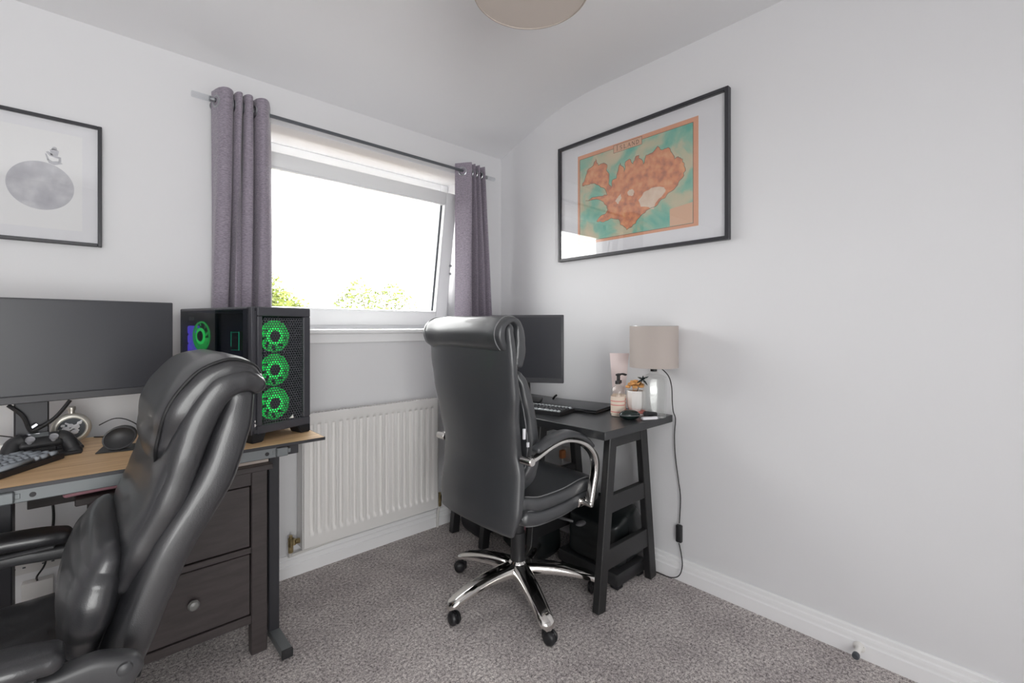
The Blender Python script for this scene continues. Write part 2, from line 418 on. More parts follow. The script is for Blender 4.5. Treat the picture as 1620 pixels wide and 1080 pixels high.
# unseen window added behind the camera for fill light; same sky outside
w2 = bpy.data.objects.new('fill_window', None); COL.objects.link(w2); structure(w2); w2.location = ((rx0+rx1)/2, YF-.05, rz0)
b = B(); hw = (rx1-rx0)/2; hh = rz1-rz0
for lo_, hi_ in (((-hw, -.03, 0), (-hw+.06, .03, hh)), ((hw-.06, -.03, 0), (hw, .03, hh)), ((-hw+.06, -.03, 0), (hw-.06, .03, .06)), ((-hw+.06, -.03, hh-.06), (hw-.06, .03, hh)), ((-.03, -.03, .06), (.03, .03, hh-.06))):
    b.box(lo_, hi_, .004)
b.obj('window_frame', 'upvc', w2)
for x0, x1 in ((-hw+.06, -.03), (.03, hw-.06)): B().box((x0, -.004, .06), (x1, .004, hh-.06), 0).obj('pane', 'pane', w2)

# window_1 : fixed frame, sash tilted into the room about its bottom edge
w1 = bpy.data.objects.new('window_1', None); COL.objects.link(w1); structure(w1); w1.location = ((WX0+WX1)/2, 2.63, WZ0)
hw = (WX1-WX0)/2; hh = WZ1-WZ0; fz = .022
b = B()
for lo_, hi_ in (((-hw, -.03, fz), (-hw+.06, .05, hh)), ((hw-.06, -.03, fz), (hw, .05, hh)), ((-hw+.06, -.03, fz), (hw-.06, .05, fz+.05)), ((-hw+.06, -.03, hh-.06), (hw-.06, .05, hh))):
    b.box(lo_, hi_, .005, seg=2)
b.obj('window_frame', 'upvc', w1)
tilt = Matrix.Translation((0, -.03, .052)) @ Matrix.Rotation(math.radians(9.2), 4, 'X')
sx0, sx1, sz1, ft = -hw+.042, hw-.048, .852, .082
b = B()
for lo_, hi_ in (((sx0, -.04, 0), (sx0+ft, .02, sz1)), ((sx1-ft, -.04, 0), (sx1, .02, sz1)), ((sx0+ft, -.04, 0), (sx1-ft, .02, ft)), ((sx0+ft, -.04, sz1-ft+.01), (sx1-ft, .02, sz1))):
    b.box(lo_, hi_, .006, tilt, 2)
b.obj('sash', 'upvc', w1)
b = B(); g0, g1, h0, h1 = sx0+ft, sx1-ft, ft, sz1-ft+.01
for lo_, hi_ in (((g0, -.046, h0), (g0+.012, -.005, h1)), ((g1-.012, -.046, h0), (g1, -.005, h1)), ((g0, -.046, h0), (g1, -.005, h0+.010)), ((g0, -.046, h1-.010), (g1, -.005, h1))):
    b.box(lo_, hi_, .003, tilt)
b.obj('glazing_bead', 'upvc', w1)
b = B()
for lo_, hi_ in (((g1-.022, -.014, h0+.008), (g1-.011, -.004, h1-.008)), ((g0+.011, -.014, h0+.008), (g0+.022, -.004, h1-.008))): b.box(lo_, hi_, 0, tilt)
b.obj('glazing_seal', 'seal', w1)
B().box((g0+.008, -.012, h0+.006), (g1-.008, -.006, h1-.006), 0, tilt).obj('pane', 'pane', w1)
b = B()   # restrictor arm from the frame to the sash
P0 = Vector((hw-.062, .0, .50)); P1 = tilt @ Vector((sx1-.008, -.045, .395))
b.tube([P0, P1], .004, 8); b.cyl(P1+Vector((0, -.004, 0)), P1+Vector((0, .01, 0)), .008, n=12)
b.box((P1.x-.008, P1.y-.006, P1.z-.06), (P1.x+.002, P1.y+.006, P1.z-.045), .001)
b.obj('restrictor_arm', 'steel', w1)
B().box((WX0-.05-w1.location.x, -.305, 0), (WX1+.05-w1.location.x, -.03, .021), .006, seg=3).obj('window_sill', 'gloss', w1)
# apron board below the sill
structure(B().box((WX0-.03, 2.345, 1.117), (WX1+.03, 2.36, 1.165), .003).obj('trim_1', 'gloss'))

# ------------------------------------------------------------------ curtain pole and curtains
RY, RZ = 2.285, 2.160
pole = thing('curtain_pole', 'thin grey metal curtain pole with clear end pieces above the window', 'curtain pole', (1.13, RY, RZ))
B().cyl((-.74, 0, 0), (.755, 0, 0), .0085, n=14).obj('rod', 'rod', pole)
for sgn, x in ((-1, -.742), (1, .757)):
    fn = B(); x1 = x+sgn*.07
    fn.cyl((x, 0, 0), (x1, 0, 0), .0125, n=16, bev=.002).obj('finial', 'acryl', pole)
    B().cyl((x-sgn*.012, 0, 0), (x+sgn*.008, 0, 0), .0115, n=16, bev=.002).obj('end_collar', 'steel', pole)
for x in (-.715, .72):
    bb = B(); bb.cyl((x, .074, -.0), (x, .066, -.0), .022, n=16, bev=.002); bb.tube([(x, .07, 0), (x, .03, -.012), (x, 0, -.014)], .005, 8, 4)
    bb.obj('bracket', 'steel', pole)

def curtain(name, label, top, bot, ztop, zbot, ring_ids):
    """top / bot: fold polylines (x, y) at the heading and at the hem"""
    t = thing(name, label, 'curtain', (0, 0, 0), 0, None)
    A = catmull([(p[0], p[1], 0) for p in top], 7); C = catmull([(p[0], p[1], 0) for p in bot], 7)
    nv = 40; b = B(); bm = b.bm; V = []
    for i in range(len(A)):
        col = []
        for j in range(nv+1):
            v = j/nv; s = v**.85; p = A[i].lerp(C[i], s)
            z = ztop+(zbot-ztop)*v
            sag = .006*math.sin(i*.35+v*5)*math.sin(PI*min(1, v*1.2))
            dy = noise.noise(Vector((p.x*9, v*3.2, 3)))*.008*v
            col.append(bm.verts.new((p.x+sag, p.y+dy, z)))
        V.append(col)
    for i in range(len(A)-1):
        for j in range(nv): bm.faces.new((V[i][j], V[i+1][j], V[i+1][j+1], V[i][j+1]))
    # cloth thickness
    bmesh.ops.recalc_face_normals(bm, faces=bm.faces[:])
    bmesh.ops.solidify(bm, geom=bm.faces[:], thickness=.003)
    b.obj('cloth', 'curtain', t, ang=80)
    r = None
    for k in ring_ids:
        # point where the sheet crosses the pole line between control points k and k+1
        p0 = Vector((*top[k], 0)); p1 = Vector((*top[k+1], 0)); f = (RY-p0.y)/(p1.y-p0.y); c = p0.lerp(p1, f)
        d = (p1-p0).normalized(); nn = Vector((d.y, -d.x, 0))
        ring = [Vector((c.x, c.y, RZ-.004))+d*(.023*math.cos(a))+Vector((0, 0, .023*math.sin(a))) for a in [2*PI*q/28 for q in range(28)]]
        B().tube(ring, .0058, 8, 0, True).obj('eyelet', 'steel', t)
    return t
curtain('curtain', 'mauve-grey eyelet curtain hanging left of the window beside the computer tower',
        [(.398, 2.325), (.414, 2.262), (.438, 2.238), (.462, 2.262), (.470, 2.325), (.476, 2.262), (.487, 2.243), (.498, 2.262), (.504, 2.325), (.510, 2.262), (.524, 2.242), (.538, 2.262), (.546, 2.325), (.556, 2.262), (.578, 2.236), (.600, 2.258), (.622, 2.318)],
        [(.392, 2.342), (.402, 2.316), (.420, 2.305), (.440, 2.316), (.452, 2.342), (.462, 2.316), (.476, 2.300), (.492, 2.316), (.502, 2.342), (.512, 2.316), (.530, 2.305), (.548, 2.316), (.562, 2.342), (.574, 2.316), (.596, 2.305), (.620, 2.306), (.640, 2.336)],
        RZ+.048, .33, [0, 3, 4, 7, 8, 11, 12, 15])
curtain('curtain', 'mauve-grey eyelet curtain hanging right of the window near the room corner',
        [(1.672, 2.325), (1.735, 2.238), (1.752, 2.320), (1.768, 2.243), (1.785, 2.320), (1.802, 2.243), (1.822, 2.318), (1.845, 2.245), (1.862, 2.315)],
        [(1.660, 2.330), (1.738, 2.236), (1.775, 2.325), (1.812, 2.240), (1.846, 2.325), (1.88, 2.243), (1.915, 2.322), (1.945, 2.25), (1.975, 2.315)],
        RZ+.048, .33, [0, 1, 2, 3, 4, 5, 6, 7])

# ------------------------------------------------------------------ radiator
rad = thing('radiator', 'white panel radiator below the window between the two desks', 'radiator', (.752, 2.26, .152))
RW, RH = .752, .632; nch = 20
def chan(u):
    x = u*RW; m = .022
    if x < m or x > RW-m: return 0
    ph = ((x-m)/(RW-2*m)*nch) % 1
    return max(0, min(1, (.5-abs(ph-.5)-.22)/.09))
def rf(u, v):
    z = v*RH; zl, zh = .050, RH-.045
    ramp = max(0, min(1, (z-zl)/.028))*max(0, min(1, (zh-z)/.012))
    return Vector((u*RW, .014*chan(u)*ramp, z))
b = B(); us = 240
bz = [0, .04, .05, .056, .064, .072, .078, .09]+[.09+(RH-.145)*i/6 for i in range(1, 7)]+[RH-.055, RH-.051, RH-.047, RH-.044, RH-.03, RH]
bm = b.bm; V = [[bm.verts.new(rf(i/us, z/RH)) for z in bz] for i in range(us+1)]
for i in range(us):
    for j in range(len(bz)-1): bm.faces.new((V[i][j], V[i+1][j], V[i+1][j+1], V[i][j+1]))
b.obj('front_panel', 'rad', rad, ang=60)
b = B(); b.box((0, .0005, RH-.003), (RW, .016, RH+.003), .002); b.box((0, .0005, -.003), (RW, .016, .004), .002)
b.box((-.004, .0, -.003), (.004, .016, RH+.003), .002); b.box((RW-.004, 0, -.003), (RW+.004, .016, RH+.003), .002)
b.obj('panel_edge', 'rad', rad)
B().box((.01, .062, .01), (RW-.01, .075, RH-.01), .003).obj('back_panel', 'rad', rad)
for x in (-.003, RW-.001):
    B().box((x, .016, .0), (x+.004, .075, RH), .001).obj('side_panel', 'rad', rad)
b = B()
for i in range(44): x = .012+i*(RW-.024)/43; b.box((x-.002, .018, RH-.012), (x+.002, .06, RH-.002), 0)
b.box((.003, .016, RH-.003), (RW-.003, .020, RH), 0); b.box((.003, .06, RH-.003), (RW-.003, .064, RH), 0)
b.obj('top_grille', 'rad', rad, smooth=False)
for x in (.1, RW-.1): B().box((x-.02, .075, .1), (x+.02, .0995, RH-.1), .002).obj('wall_bracket', 'rad', rad)
def valve(x, sg):
    b = B(); z = .03
    b.cyl((x+sg*.012, .045, z), (x-sg*.006, .045, z), .013, n=6); b.cyl((x+sg*-.006, .045, z), (x-sg*.03, .045, z), .008, n=12)
    b.cyl((x-sg*.03, .045, z-.018), (x-sg*.03, .045, z+.022), .012, n=14, bev=.002); b.cyl((x-sg*.03, .045, z+.022), (x-sg*.03, .045, z+.034), .008, n=12)
    b.cyl((x-sg*.03, .045, z-.046), (x-sg*.03, .045, z-.018), .011, n=6); b.cyl((x-sg*.018, .045, z-.012), (x-sg*.018, .045, z+.012), .013, n=6)
    b.obj('valve', 'brass', rad)
valve(-.012, 1); valve(RW+.012, -1)
b = B(); zz = -.02
b.tube([(-.042, .045, -.016), (-.042, .050, -.032), (-.01, .060, -.036), (.3, .062, -.020), (.55, .062, -.004), (RW-.03, .064, -.02)], .0075, 10, 6)
b.tube([(RW+.042, .045, -.016), (RW+.042, .06, -.05), (RW+.042, .07, -.15)], .0075, 10, 5)
b.obj('pipe', 'paint_pipe', rad)

# ------------------------------------------------------------------ pictures
def picture_frame(t, w, h, d, bar, to_world):
    """frame bars in local x (width) z (height), front towards -y"""
    b = B()
    for lo_, hi_ in (((-w/2, -d, -h/2), (-w/2+bar, 0, h/2)), ((w/2-bar, -d, -h/2), (w/2, 0, h/2)), ((-w/2+bar, -d, h/2-bar), (w/2-bar, 0, h/2)), ((-w/2+bar, -d, -h/2), (w/2-bar, 0, -h/2+bar))):
        b.box(lo_, hi_, .0015)
    b.obj('frame', 'frame', t, ang=30)
    B().box((-w/2+bar, -.010, -h/2+bar), (w/2-bar, -.006, h/2-bar), 0).obj('mount', 'mount', t)
    B().box((-w/2+bar, -d+.006, -h/2+bar), (w/2-bar, -d+.008, h/2-bar), 0).obj('glass', 'pic_glass', t)
def flat_poly(b, pts, y, d=.0003):
    """thin print piece, pts in local (x, z), front towards -y"""
    m = Matrix(((1, 0, 0, 0), (0, 0, -1, y), (0, 1, 0, 0), (0, 0, 0, 1)))
    bm2 = bmesh.new(); vs = [bm2.verts.new((p[0], y, p[1])) for p in pts]; f = bm2.faces.new(vs)
    bmesh.ops.recalc_face_normals(bm2, faces=[f])
    if f.normal.y > 0: f.normal_flip()
    bmesh.ops.triangulate(bm2, faces=[f]); return b.merge(bm2)

mp = thing('framed_map', 'wide black framed map in a white mount on the right wall', 'picture', (2.08, 1.325, 1.917), -PI/2)
picture_frame(mp, .985, .668, .030, .016, None)
# map print: local x = -(Y-1.325): left edge -0.357 .. right +0.351 ; z -0.245 .. +0.256
x0, x1, z0, z1 = -.357, .351, -.250, .256
def MP(u, v): return (x0+(x1-x0)*u, z0+(z1-z0)*v)
Y_ = -.0104
flat_poly(B(), [MP(0, 0), MP(1, 0), MP(1, 1), MP(0, 1)], Y_).obj('print', 'mapborder', mp, False)
flat_poly(B(), [MP(.022, .03), MP(.965, .03), MP(.965, .955), MP(.022, .955)], Y_-.0002).obj('sea', 'sea', mp, False)
def plist(s): return [tuple(float(q) for q in p.split(',')) for p in s.split()]
land = plist("0.104,0.824 0.079,0.747 0.046,0.657 0.104,0.653 0.155,0.651 0.217,0.604 0.271,0.545 0.283,0.486 0.204,0.495 0.079,0.482 0.217,0.453 0.277,0.378 0.289,0.320 0.186,0.227 0.253,0.204 0.324,0.229 0.393,0.198 0.404,0.142 0.460,0.076 0.535,0.125 0.577,0.193 0.639,0.241 0.709,0.267 0.777,0.341 0.843,0.395 0.889,0.465 0.911,0.553 0.893,0.644 0.861,0.680 0.834,0.666 0.815,0.734 0.787,0.794 0.739,0.789 0.709,0.838 0.670,0.790 0.619,0.785 0.598,0.702 0.562,0.806 0.535,0.803 0.514,0.733 0.481,0.798 0.449,0.783 0.437,0.681 0.404,0.786 0.387,0.739 0.370,0.636 0.335,0.634 0.324,0.556 0.300,0.605 0.289,0.801 0.253,0.842 0.204,0.831 0.180,0.910 0.155,0.849")
random.seed(3)
def coastify(P, a, k=3):
    out = []
    for i in range(len(P)):
        p = Vector(P[i]); q = Vector(P[(i+1) % len(P)]); d = q-p; n = Vector((-d.y, d.x))
        for s in range(k):
            t = s/k; o = 0 if s == 0 else random.uniform(-1, 1)*a
            out.append(tuple(p+d*t+n*o))
    return out
L2 = coastify(land, .10, 4)
cx = sum(p[0] for p in L2)/len(L2); cy = sum(p[1] for p in L2)/len(L2)
b = B()
pts = [Vector((MP(*p)[0], Y_-.0006, MP(*p)[1])) for p in L2]
b.tube(pts, .0010, 4, 0, True).obj('coastline', 'coast', mp, False)
flat_poly(B(), [MP(*p) for p in L2], Y_-.0004).obj('land', 'land', mp, False)
for s_ in ("0.556,0.354 0.598,0.419 0.659,0.445 0.758,0.421 0.772,0.392 0.748,0.350 0.709,0.311 0.679,0.231 0.619,0.272 0.577,0.283", "0.465,0.459 0.481,0.483 0.509,0.479 0.522,0.442 0.509,0.413 0.479,0.422", "0.358,0.396 0.387,0.442 0.410,0.465 0.415,0.421 0.387,0.361"): flat_poly(B(), [MP(*p) for p in coastify(plist(s_), .12, 3)], Y_-.0007).obj('glacier', 'ice', mp, False)
flat_poly(B(), [MP(.80, .035), MP(.962, .035), MP(.962, .225), MP(.80, .20)], Y_-.0007).obj('legend', 'maplegend', mp, False)
b = B()
def hline(u0, v0, u1, v1, r=.0009):
    a = MP(u0, v0); c = MP(u1, v1); b.box((min(a[0], c[0])-r, Y_-.0009, min(a[1], c[1])-r), (max(a[0], c[0])+r, Y_-.0006, max(a[1], c[1])+r), 0)
hline(.022, .03, .965, .03); hline(.965, .03, .965, .955); hline(.022, .03, .022, .955); hline(.022, .955, .345, .955); hline(.585, .955, .965, .955)
hline(.345, .908, .585, .908); hline(.345, .908, .345, .985); hline(.585, .908, .585, .985); hline(.345, .985, .585, .985)
b.obj('border_lines', 'mapline', mp, False)
flat_poly(B(), [MP(.345, .908), MP(.585, .908), MP(.585, .985), MP(.345, .985)], Y_-.0005).obj('title_panel', 'maplegend', mp, False)
# title lettering built from serifed strokes
def letters(word, xs, zb, hh, ww, y):
    b = B(); q = .0030
    def bar(xa, za, xb, zb_, th=q):
        d = Vector((xb-xa, 0, zb_-za)); n = Vector((-d.z, 0, d.x)).normalized()*th/2
        flat_poly(b, [(xa+n.x, za+n.z), (xa-n.x, za-n.z), (xb-n.x, zb_-n.z), (xb+n.x, zb_+n.z)], y)
    def serif(x, z, w_=.0075): bar(x-w_/2, z, x+w_/2, z, .0014)
    for i, ch in enumerate(word):
        x = xs+i*ww; w_ = ww*.62; h2 = hh*(1.18 if i == 0 else 1); m_ = x+w_/2; t_ = zb+h2
        if ch == 'I': bar(m_, zb, m_, t_); serif(m_, zb); serif(m_, t_); bar(m_, t_+.002, m_+.003, t_+.0045, .0012)
        if ch == 'L': bar(x+.002, zb, x+.002, t_); serif(x+.002, zb); serif(x+.002, t_); bar(x+.002, zb+.0009, x+w_, zb+.0009, .0020); bar(x+w_, zb, x+w_, zb+.004, .0020)
        if ch == 'A': bar(x, zb, m_, t_, .0020); bar(m_, t_, x+w_, zb); bar(x+w_*.25, zb+h2*.36, x+w_*.75, zb+h2*.36, .0016); serif(x, zb, .004); serif(x+w_, zb, .005)
        if ch == 'N': bar(x+.001, zb, x+.001, t_, .0020); bar(x+.001, t_, x+w_, zb); bar(x+w_, zb, x+w_, t_, .0020); serif(x+.001, zb, .004); serif(x, t_, .004); serif(x+w_, t_, .004)
        if ch == 'D':
            bar(x+.002, zb, x+.002, t_); serif(x+.001, zb, .004); serif(x+.001, t_, .004); pr = None
            for k in range(9):
                a = PI/2-PI*k/8; p = (x+.002+(w_-.002)*math.cos(a), zb+h2/2+h2/2*math.sin(a))
                if pr: bar(*pr, *p, .0027)
                pr = p
        if ch == 'S':
            pr = None
            for k in range(15):
                f = k/14; a = math.radians(40+f*230) if f < .5 else math.radians(90-(f-.5)*2*230+ (0))
                if f < .5: a = math.radians(30+2*f*240); p = (m_+w_*.42*math.cos(a), zb+h2*.75+h2*.25*math.sin(a))
                else: a = math.radians(90-(2*f-1)*240); p = (m_+w_*.42*math.cos(a), zb+h2*.25+h2*.25*math.sin(a))
                if pr: bar(*pr, *p, .0025)
                pr = p
    return b
a = MP(.366, .925)
letters('ISLAND', a[0], a[1], .0205, .0245, Y_-.0014).obj('title_lettering', 'mapline', mp, False)

pm = thing('framed_moon_print', 'black framed print of a pale grey moon on the window wall', 'picture', (-.1175, 2.36, 1.730), 0)
picture_frame(pm, .325, .455, .022, .012, None)
flat_poly(B(), [(-.108, -.175), (.108, -.175), (.108, .175), (-.108, .175)], -.0105).obj('print', 'printpaper', pm, False)
circ = [(.086*math.cos(2*PI*i/48), -.025+.086*math.sin(2*PI*i/48)) for i in range(48)]
flat_poly(B(), circ, -.0108).obj('moon', 'moon', pm, False)
b = B(); q = lambda P: flat_poly(b, P, -.0111)
q([(.024, .090), (.043, .090), (.046, .108), (.040, .112), (.030, .114), (.022, .108)])          # seated figure, back pack
q([(.026, .110), (.030, .120), (.036, .122), (.041, .118), (.040, .110)])
q([(.012, .098), (.022, .086), (.046, .080), (.052, .086), (.030, .092), (.018, .102)])
q([(.010, .092), (.014, .092), (.022, .070), (.016, .070)]); q([(.046, .086), (.051, .086), (.052, .070), (.044, .066)])
q([(.014, .075), (.020, .060), (.034, .055), (.056, .064), (.046, .072), (.030, .068)])
b.obj('printed_figure', 'printgrey', pm, False)

# ------------------------------------------------------------------ pendant lamp shade
pd = thing('pendant_lamp', 'beige round drum pendant lamp shade hanging from the ceiling', 'pendant lamp', (.929, .925, 2.15))
b = B(); b.lathe([(.163, 0), (.166, .001), (.166, .215), (.163, .216), (.163, .001)], (0, 0, 0), n=64); b.obj('shade', 'pend', pd)
B().lathe([(0, .004), (.163, .004), (.163, .007), (0, .007)], (0, 0, 0), n=64).obj('diffuser', 'pend', pd)
B().lathe([(0, -.003), (.006, -.002), (.007, .004)], (0, 0, 0), n=16).obj('finial', 'pend', pd)
B().cyl((0, 0, .18), (0, 0, ZC-2.15-.03), .003, n=8).obj('flex', 'white', pd)
B().lathe([(0, ZC-2.15), (.045, ZC-2.15), (.045, ZC-2.15-.01), (.012, ZC-2.15-.04), (0, ZC-2.15-.04)], (0, 0, 0), n=24).obj('ceiling_rose', 'white', pd)

# ------------------------------------------------------------------ outside
structure(B().box((-30, 2.7, -3.0), (60, 70, -2.8), 0).obj('ground', 'grass', smooth=False))
def tree(label, loc, h, blobs, nleaf, size, m, seed):
    rnd = random.Random(seed); t = thing('tree', label, 'tree', loc, 0, None)
    b = B(); b.tube([(0, 0, 0), (.1, 0, h*.3), (0, .1, h*.6)], lambda f: .22-.12*f, 10, 4)
    for bx, by, bz, br in blobs: b.tube([(0, .05, h*.42), (bx*.5, by*.5, (h*.42+bz)*.5+.3), (bx, by, bz)], lambda f: .045-.035*f, 6, 4)
    b.obj('trunk', 'bark', t)
    vs = []; fs = []
    for bx, by, bz, br in blobs:
        for k in range(int(nleaf*br*br)):
            d = Vector((rnd.gauss(0, 1), rnd.gauss(0, 1), rnd.gauss(0, 1))).normalized()*br*(rnd.uniform(.25, 1.0)**.6)
            d.z *= .8
            q = 1+.35*noise.noise(d.normalized()*2.3+Vector((bx, by, seed)))
            c = Vector((bx, by, bz))+d*q
            u = Vector((rnd.gauss(0, 1), rnd.gauss(0, 1), rnd.gauss(0, 1))).normalized(); w = u.orthogonal().normalized(); s_ = size*rnd.uniform(.6, 1.3)
            n0 = len(vs); vs += [c-u*s_, c+w*s_*.5, c+u*s_, c-w*s_*.5]; fs.append((n0, n0+1, n0+2, n0+3))
    me = bpy.data.meshes.new('foliage'); me.from_pydata(vs, [], fs); o = bpy.data.objects.new('foliage', me); COL.objects.link(o); o.parent = t
    me.materials.append(M[m]); o['kind'] = 'stuff'
tree('dense green tree outside the window, behind the left curtain edge', (5.0, 19.6, -2.3), 5.6, [(-.4, 0, 4.8, 1.25), (.55, .3, 4.35, .95), (1.3, -.1, 3.95, .75), (-1.2, .4, 4.4, 1.2), (.2, -.6, 3.7, 1.2), (1.9, .2, 3.6, .5)], 900, .10, 'leafA', 1)
tree('sparse yellow-green tree with two crowns outside, centred in the window pane', (8.4, 17.2, -2.1), 5.4, [(-.55, .1, 4.75, .62), (.75, -.25, 4.75, .50), (-1.0, .2, 4.25, .55), (.15, 0, 4.2, .7), (1.1, -.5, 4.2, .55), (0, .3, 3.5, .9)], 620, .085, 'leafA', 2)
# ================================================================== LEFT DESK (oak effect) AND CABINET
DZ = .80
dk = thing('desk', 'oak-effect desk on a grey steel frame under the window wall, left', 'desk', (.185, 1.98, 0))
# local: x -0.455..0.455, y -0.285..0.285
b = B(); b.box((-.80, -.282, DZ-.010), (.455, .285, DZ), .001); b.obj('desktop', 'oak', dk)
b = B(); b.box((-.801, -.2855, DZ-.011), (.456, -.282, DZ-.0005), .001); b.box((.455, -.282, DZ-.011), (.4565, .285, DZ-.0005), 0); b.box((-.8015, -.282, DZ-.011), (-.80, .285, DZ-.0005), 0); b.obj('edge_band', 'blackmetal', dk)
for y in (-.262, .24):
    b = B(); b.box((-.68, y-.012, DZ-.046), (.295, y+.012, DZ-.0105), .002); b.obj('frame_rail', 'greymetal', dk)
for x in (-.285, .265): B().cyl((x, -.2752, DZ-.030), (x, -.2735, DZ-.030), .0065, n=14).obj('bolt_hole', 'case_dark', dk)
for x in (-.335, .312):
    b = B(); b.box((x-.020, -.285, DZ-.044), (x+.018, -.248, DZ-.014), .003); b.box((x-.03, -.275, DZ-.036), (x+.028, -.255, DZ-.022), .001); b.obj('end_clamp', 'greymetal', dk)
for x in (-.70, -.355, .352):
    b = B()
    b.box((x-.022, -.050, .028), (x+.016, .030, DZ-.045), .003); b.box((x-.022, -.25, DZ-.05), (x+.022, .26, DZ-.012), .002)
    b.obj('leg', 'blackmetal', dk)
    b = B(); b.box((x-.018, -.195, 0.002), (x+.018, .24, .030), .002); b.obj('foot', 'greymetal', dk)
    for y0, y1 in ((-.205, -.193), (.238, .25)): B().box((x-.019, y0, 0), (x+.019, y1, .031), .002).obj('foot_cap', 'plastic', dk)

B().box((-.33, .262, .585), (-.02, .274, DZ-.012), .002).obj('tray_shade_panel', 'cab', dk)  # dark panel added to stand in for deep wall shade and a cable tray
cb = thing('drawer_cabinet', 'black-brown two-drawer bedside cabinet standing under the oak desk', 'cabinet', (.238, 2.055, 0))
# local x: legs from -.23 to .25 ; front y=-.178
b = B(); b.box((-.262, -.195, .672), (.274, .195, .694), .003); b.obj('top', 'cab', cb)
for x0, x1 in ((-.235, -.185), (.205, .258)):
    for y0, y1 in ((-.178, -.135), (.135, .178)): B().box((x0, y0, 0), (x1, y1, .672), .003).obj('leg', 'cab', cb)
for x0 in (-.228, .226): B().box((x0, -.135, .13), (x0+.018, .135, .672), .001).obj('side_panel', 'cab', cb)
B().box((-.185, .14, .13), (.205, .152, .672), .001).obj('back_panel', 'cab', cb)
for z0, z1 in ((.622, .672), (.375, .396), (.118, .148)): B().box((-.185, -.176, z0), (.205, -.150, z1), .002).obj('front_rail', 'cab', cb)
for z0, z1 in ((.400, .618), (.152, .371)):
    d = B().box((-.181, -.172, z0), (.201, -.152, z1), .002).obj('drawer', 'cab', cb)
    k = B(); zc = (z0+z1)/2+.004
    k.lathe([(0, 0), (.008, 0), (.007, .008), (.009, .012), (.0165, .018), (.0175, .024), (.013, .031), (.006, .0335), (0, .034)], (.028, -.172, zc), (0, -1, 0), 22)
    k.obj('knob', 'knobgrey', d)
# things lying on the cabinet
st = thing('paper_stack', 'stack of loose papers on the right end of the black-brown cabinet', 'papers', (.355, 2.0, .694))
for i, (dx, dy, h, rz) in enumerate(((0, 0, .010, .0), (.008, .004, .006, .05), (-.006, -.006, .004, -.03), (.004, .0, .003, .09))):
    z = sum((.010, .006, .004, .003)[:i]); m_ = Matrix.Translation((dx, dy, z)) @ Matrix.Rotation(rz, 4, 'Z')
    B().box((-.15, -.105, 0), (.15, .105, h), .001, m_).obj('paper', 'paper' if i != 1 else 'mount', st)
b = B().box((-.10, -.085, .000), (.10, .085, .022), .004).obj('tablet', 'laptop', None); b.name = 'dark_folder'
b.location = (.35, 2.03, .7175); tag(b, 'dark slim folder lying on top of the papers under the desk edge', 'folder')
fo = thing('pink_folder', 'pink soft folder lying on the left end of the cabinet', 'folder', (.035, 1.965, .694))
b = B(); b.pad([(-.075, .011), (0, .013), (.12, .012)], .09, .011, e=.6, n=20, cap=.01, wr=.001); b.obj('cover', 'pink', fo)
b = B(); b.box((-.06, -.085, .0215), (.115, .08, .026), .001); b.obj('sheet', 'paper', fo)
b = thing('wall_socket', 'white double wall socket low behind the oak desk', 'socket', (-.135, 2.36, .375))
B().box((-.073, -.011, -.043), (.073, 0, .043), .003, seg=2).obj('plate', 'socketp', b)
for x in (-.036, .036):
    B().box((x-.007, -.0145, .016), (x+.007, -.011, .034), .001).obj('switch', 'white', b)
    q = B(); q.box((x-.003, -.0113, -.006), (x+.003, -.0105, .006), 0); q.box((x-.016, -.0113, -.022), (x-.008, -.0105, -.017), 0); q.box((x+.008, -.0113, -.022), (x+.016, -.0105, -.017), 0); q.obj('pin_holes', 'seal', b, False)
pa = thing('power_adapter', 'white power adapter on the wall behind the oak desk leg, below the socket', 'adapter', (-.125, 2.345, .27))
B().box((-.04, -.02, -.04), (.04, .015, .035), .004, seg=2).obj('body', 'white', pa)
B().tube([(0, -.005, .03), (0, -.04, .06), (.02, -.05, .1), (.03, -.03, .16)], .003, 6, 5).obj('cable', 'wire', pa)
cv = B().tube([(-.13, 2.30, .715), (-.115, 2.30, .66), (-.09, 2.31, .60), (-.085, 2.32, .5), (-.10, 2.33, .42)], .004, 6, 6).obj('hanging_cable', 'wire'); tag(cv, 'black cable hanging below the oak desktop in front of the wall', 'cable')

# ------------------------------------------------------------------ wide monitor
mn = thing('monitor', 'wide black monitor on the oak desk with a flat column stand', 'monitor', (-.117, 2.007, DZ), math.radians(6.5))
W_, z0, z1 = .70, .172, .487
b = B(); b.box((-W_/2, .002, z0), (W_/2, .026, z1), .003, seg=2); b.box((-.16, .026, .22), (.16, .05, .44), .012, seg=2); b.obj('housing', 'bezel', mn)
B().box((-W_/2+.004, -.0005, z0+.024), (W_/2-.004, .004, z1-.005), 0).obj('screen', 'screen', mn)
B().box((-W_/2, -.004, z0-.001), (W_/2, .003, z0+.022), .002).obj('chin', 'bezel', mn)
b = B(); b.box((-.038, .048, .012), (.038, .062, .40), .004); b.obj('stand_column', 'blackmetal', mn)
b = B(); b.box((-.12, .052, 0), (.12, .19, .012), .004); b.obj('stand_base', 'blackmetal', mn)
b = B(); b.tube([(-.05, .04, .165), (-.02, .03, .13), (-.005, .03, .085), (.01, .03, .085), (.05, .03, .115), (.085, .035, .165)], .0055, 8, 6); b.obj('cable', 'wire', mn)
b = B(); b.tube([(-.005, .042, .085), (.012, .042, .098)], .009, 8); b.box((-.012, .028, .055), (.018, .048, .075), .003); b.obj('cable_clip', 'steel', mn)

# ------------------------------------------------------------------ PC tower
PW, PD, PH = .23, .46, .470
pc = thing('computer_tower', 'black computer tower with green-lit fans standing on the oak desk', 'computer', (.4155, 1.7595, DZ), math.radians(18.5))
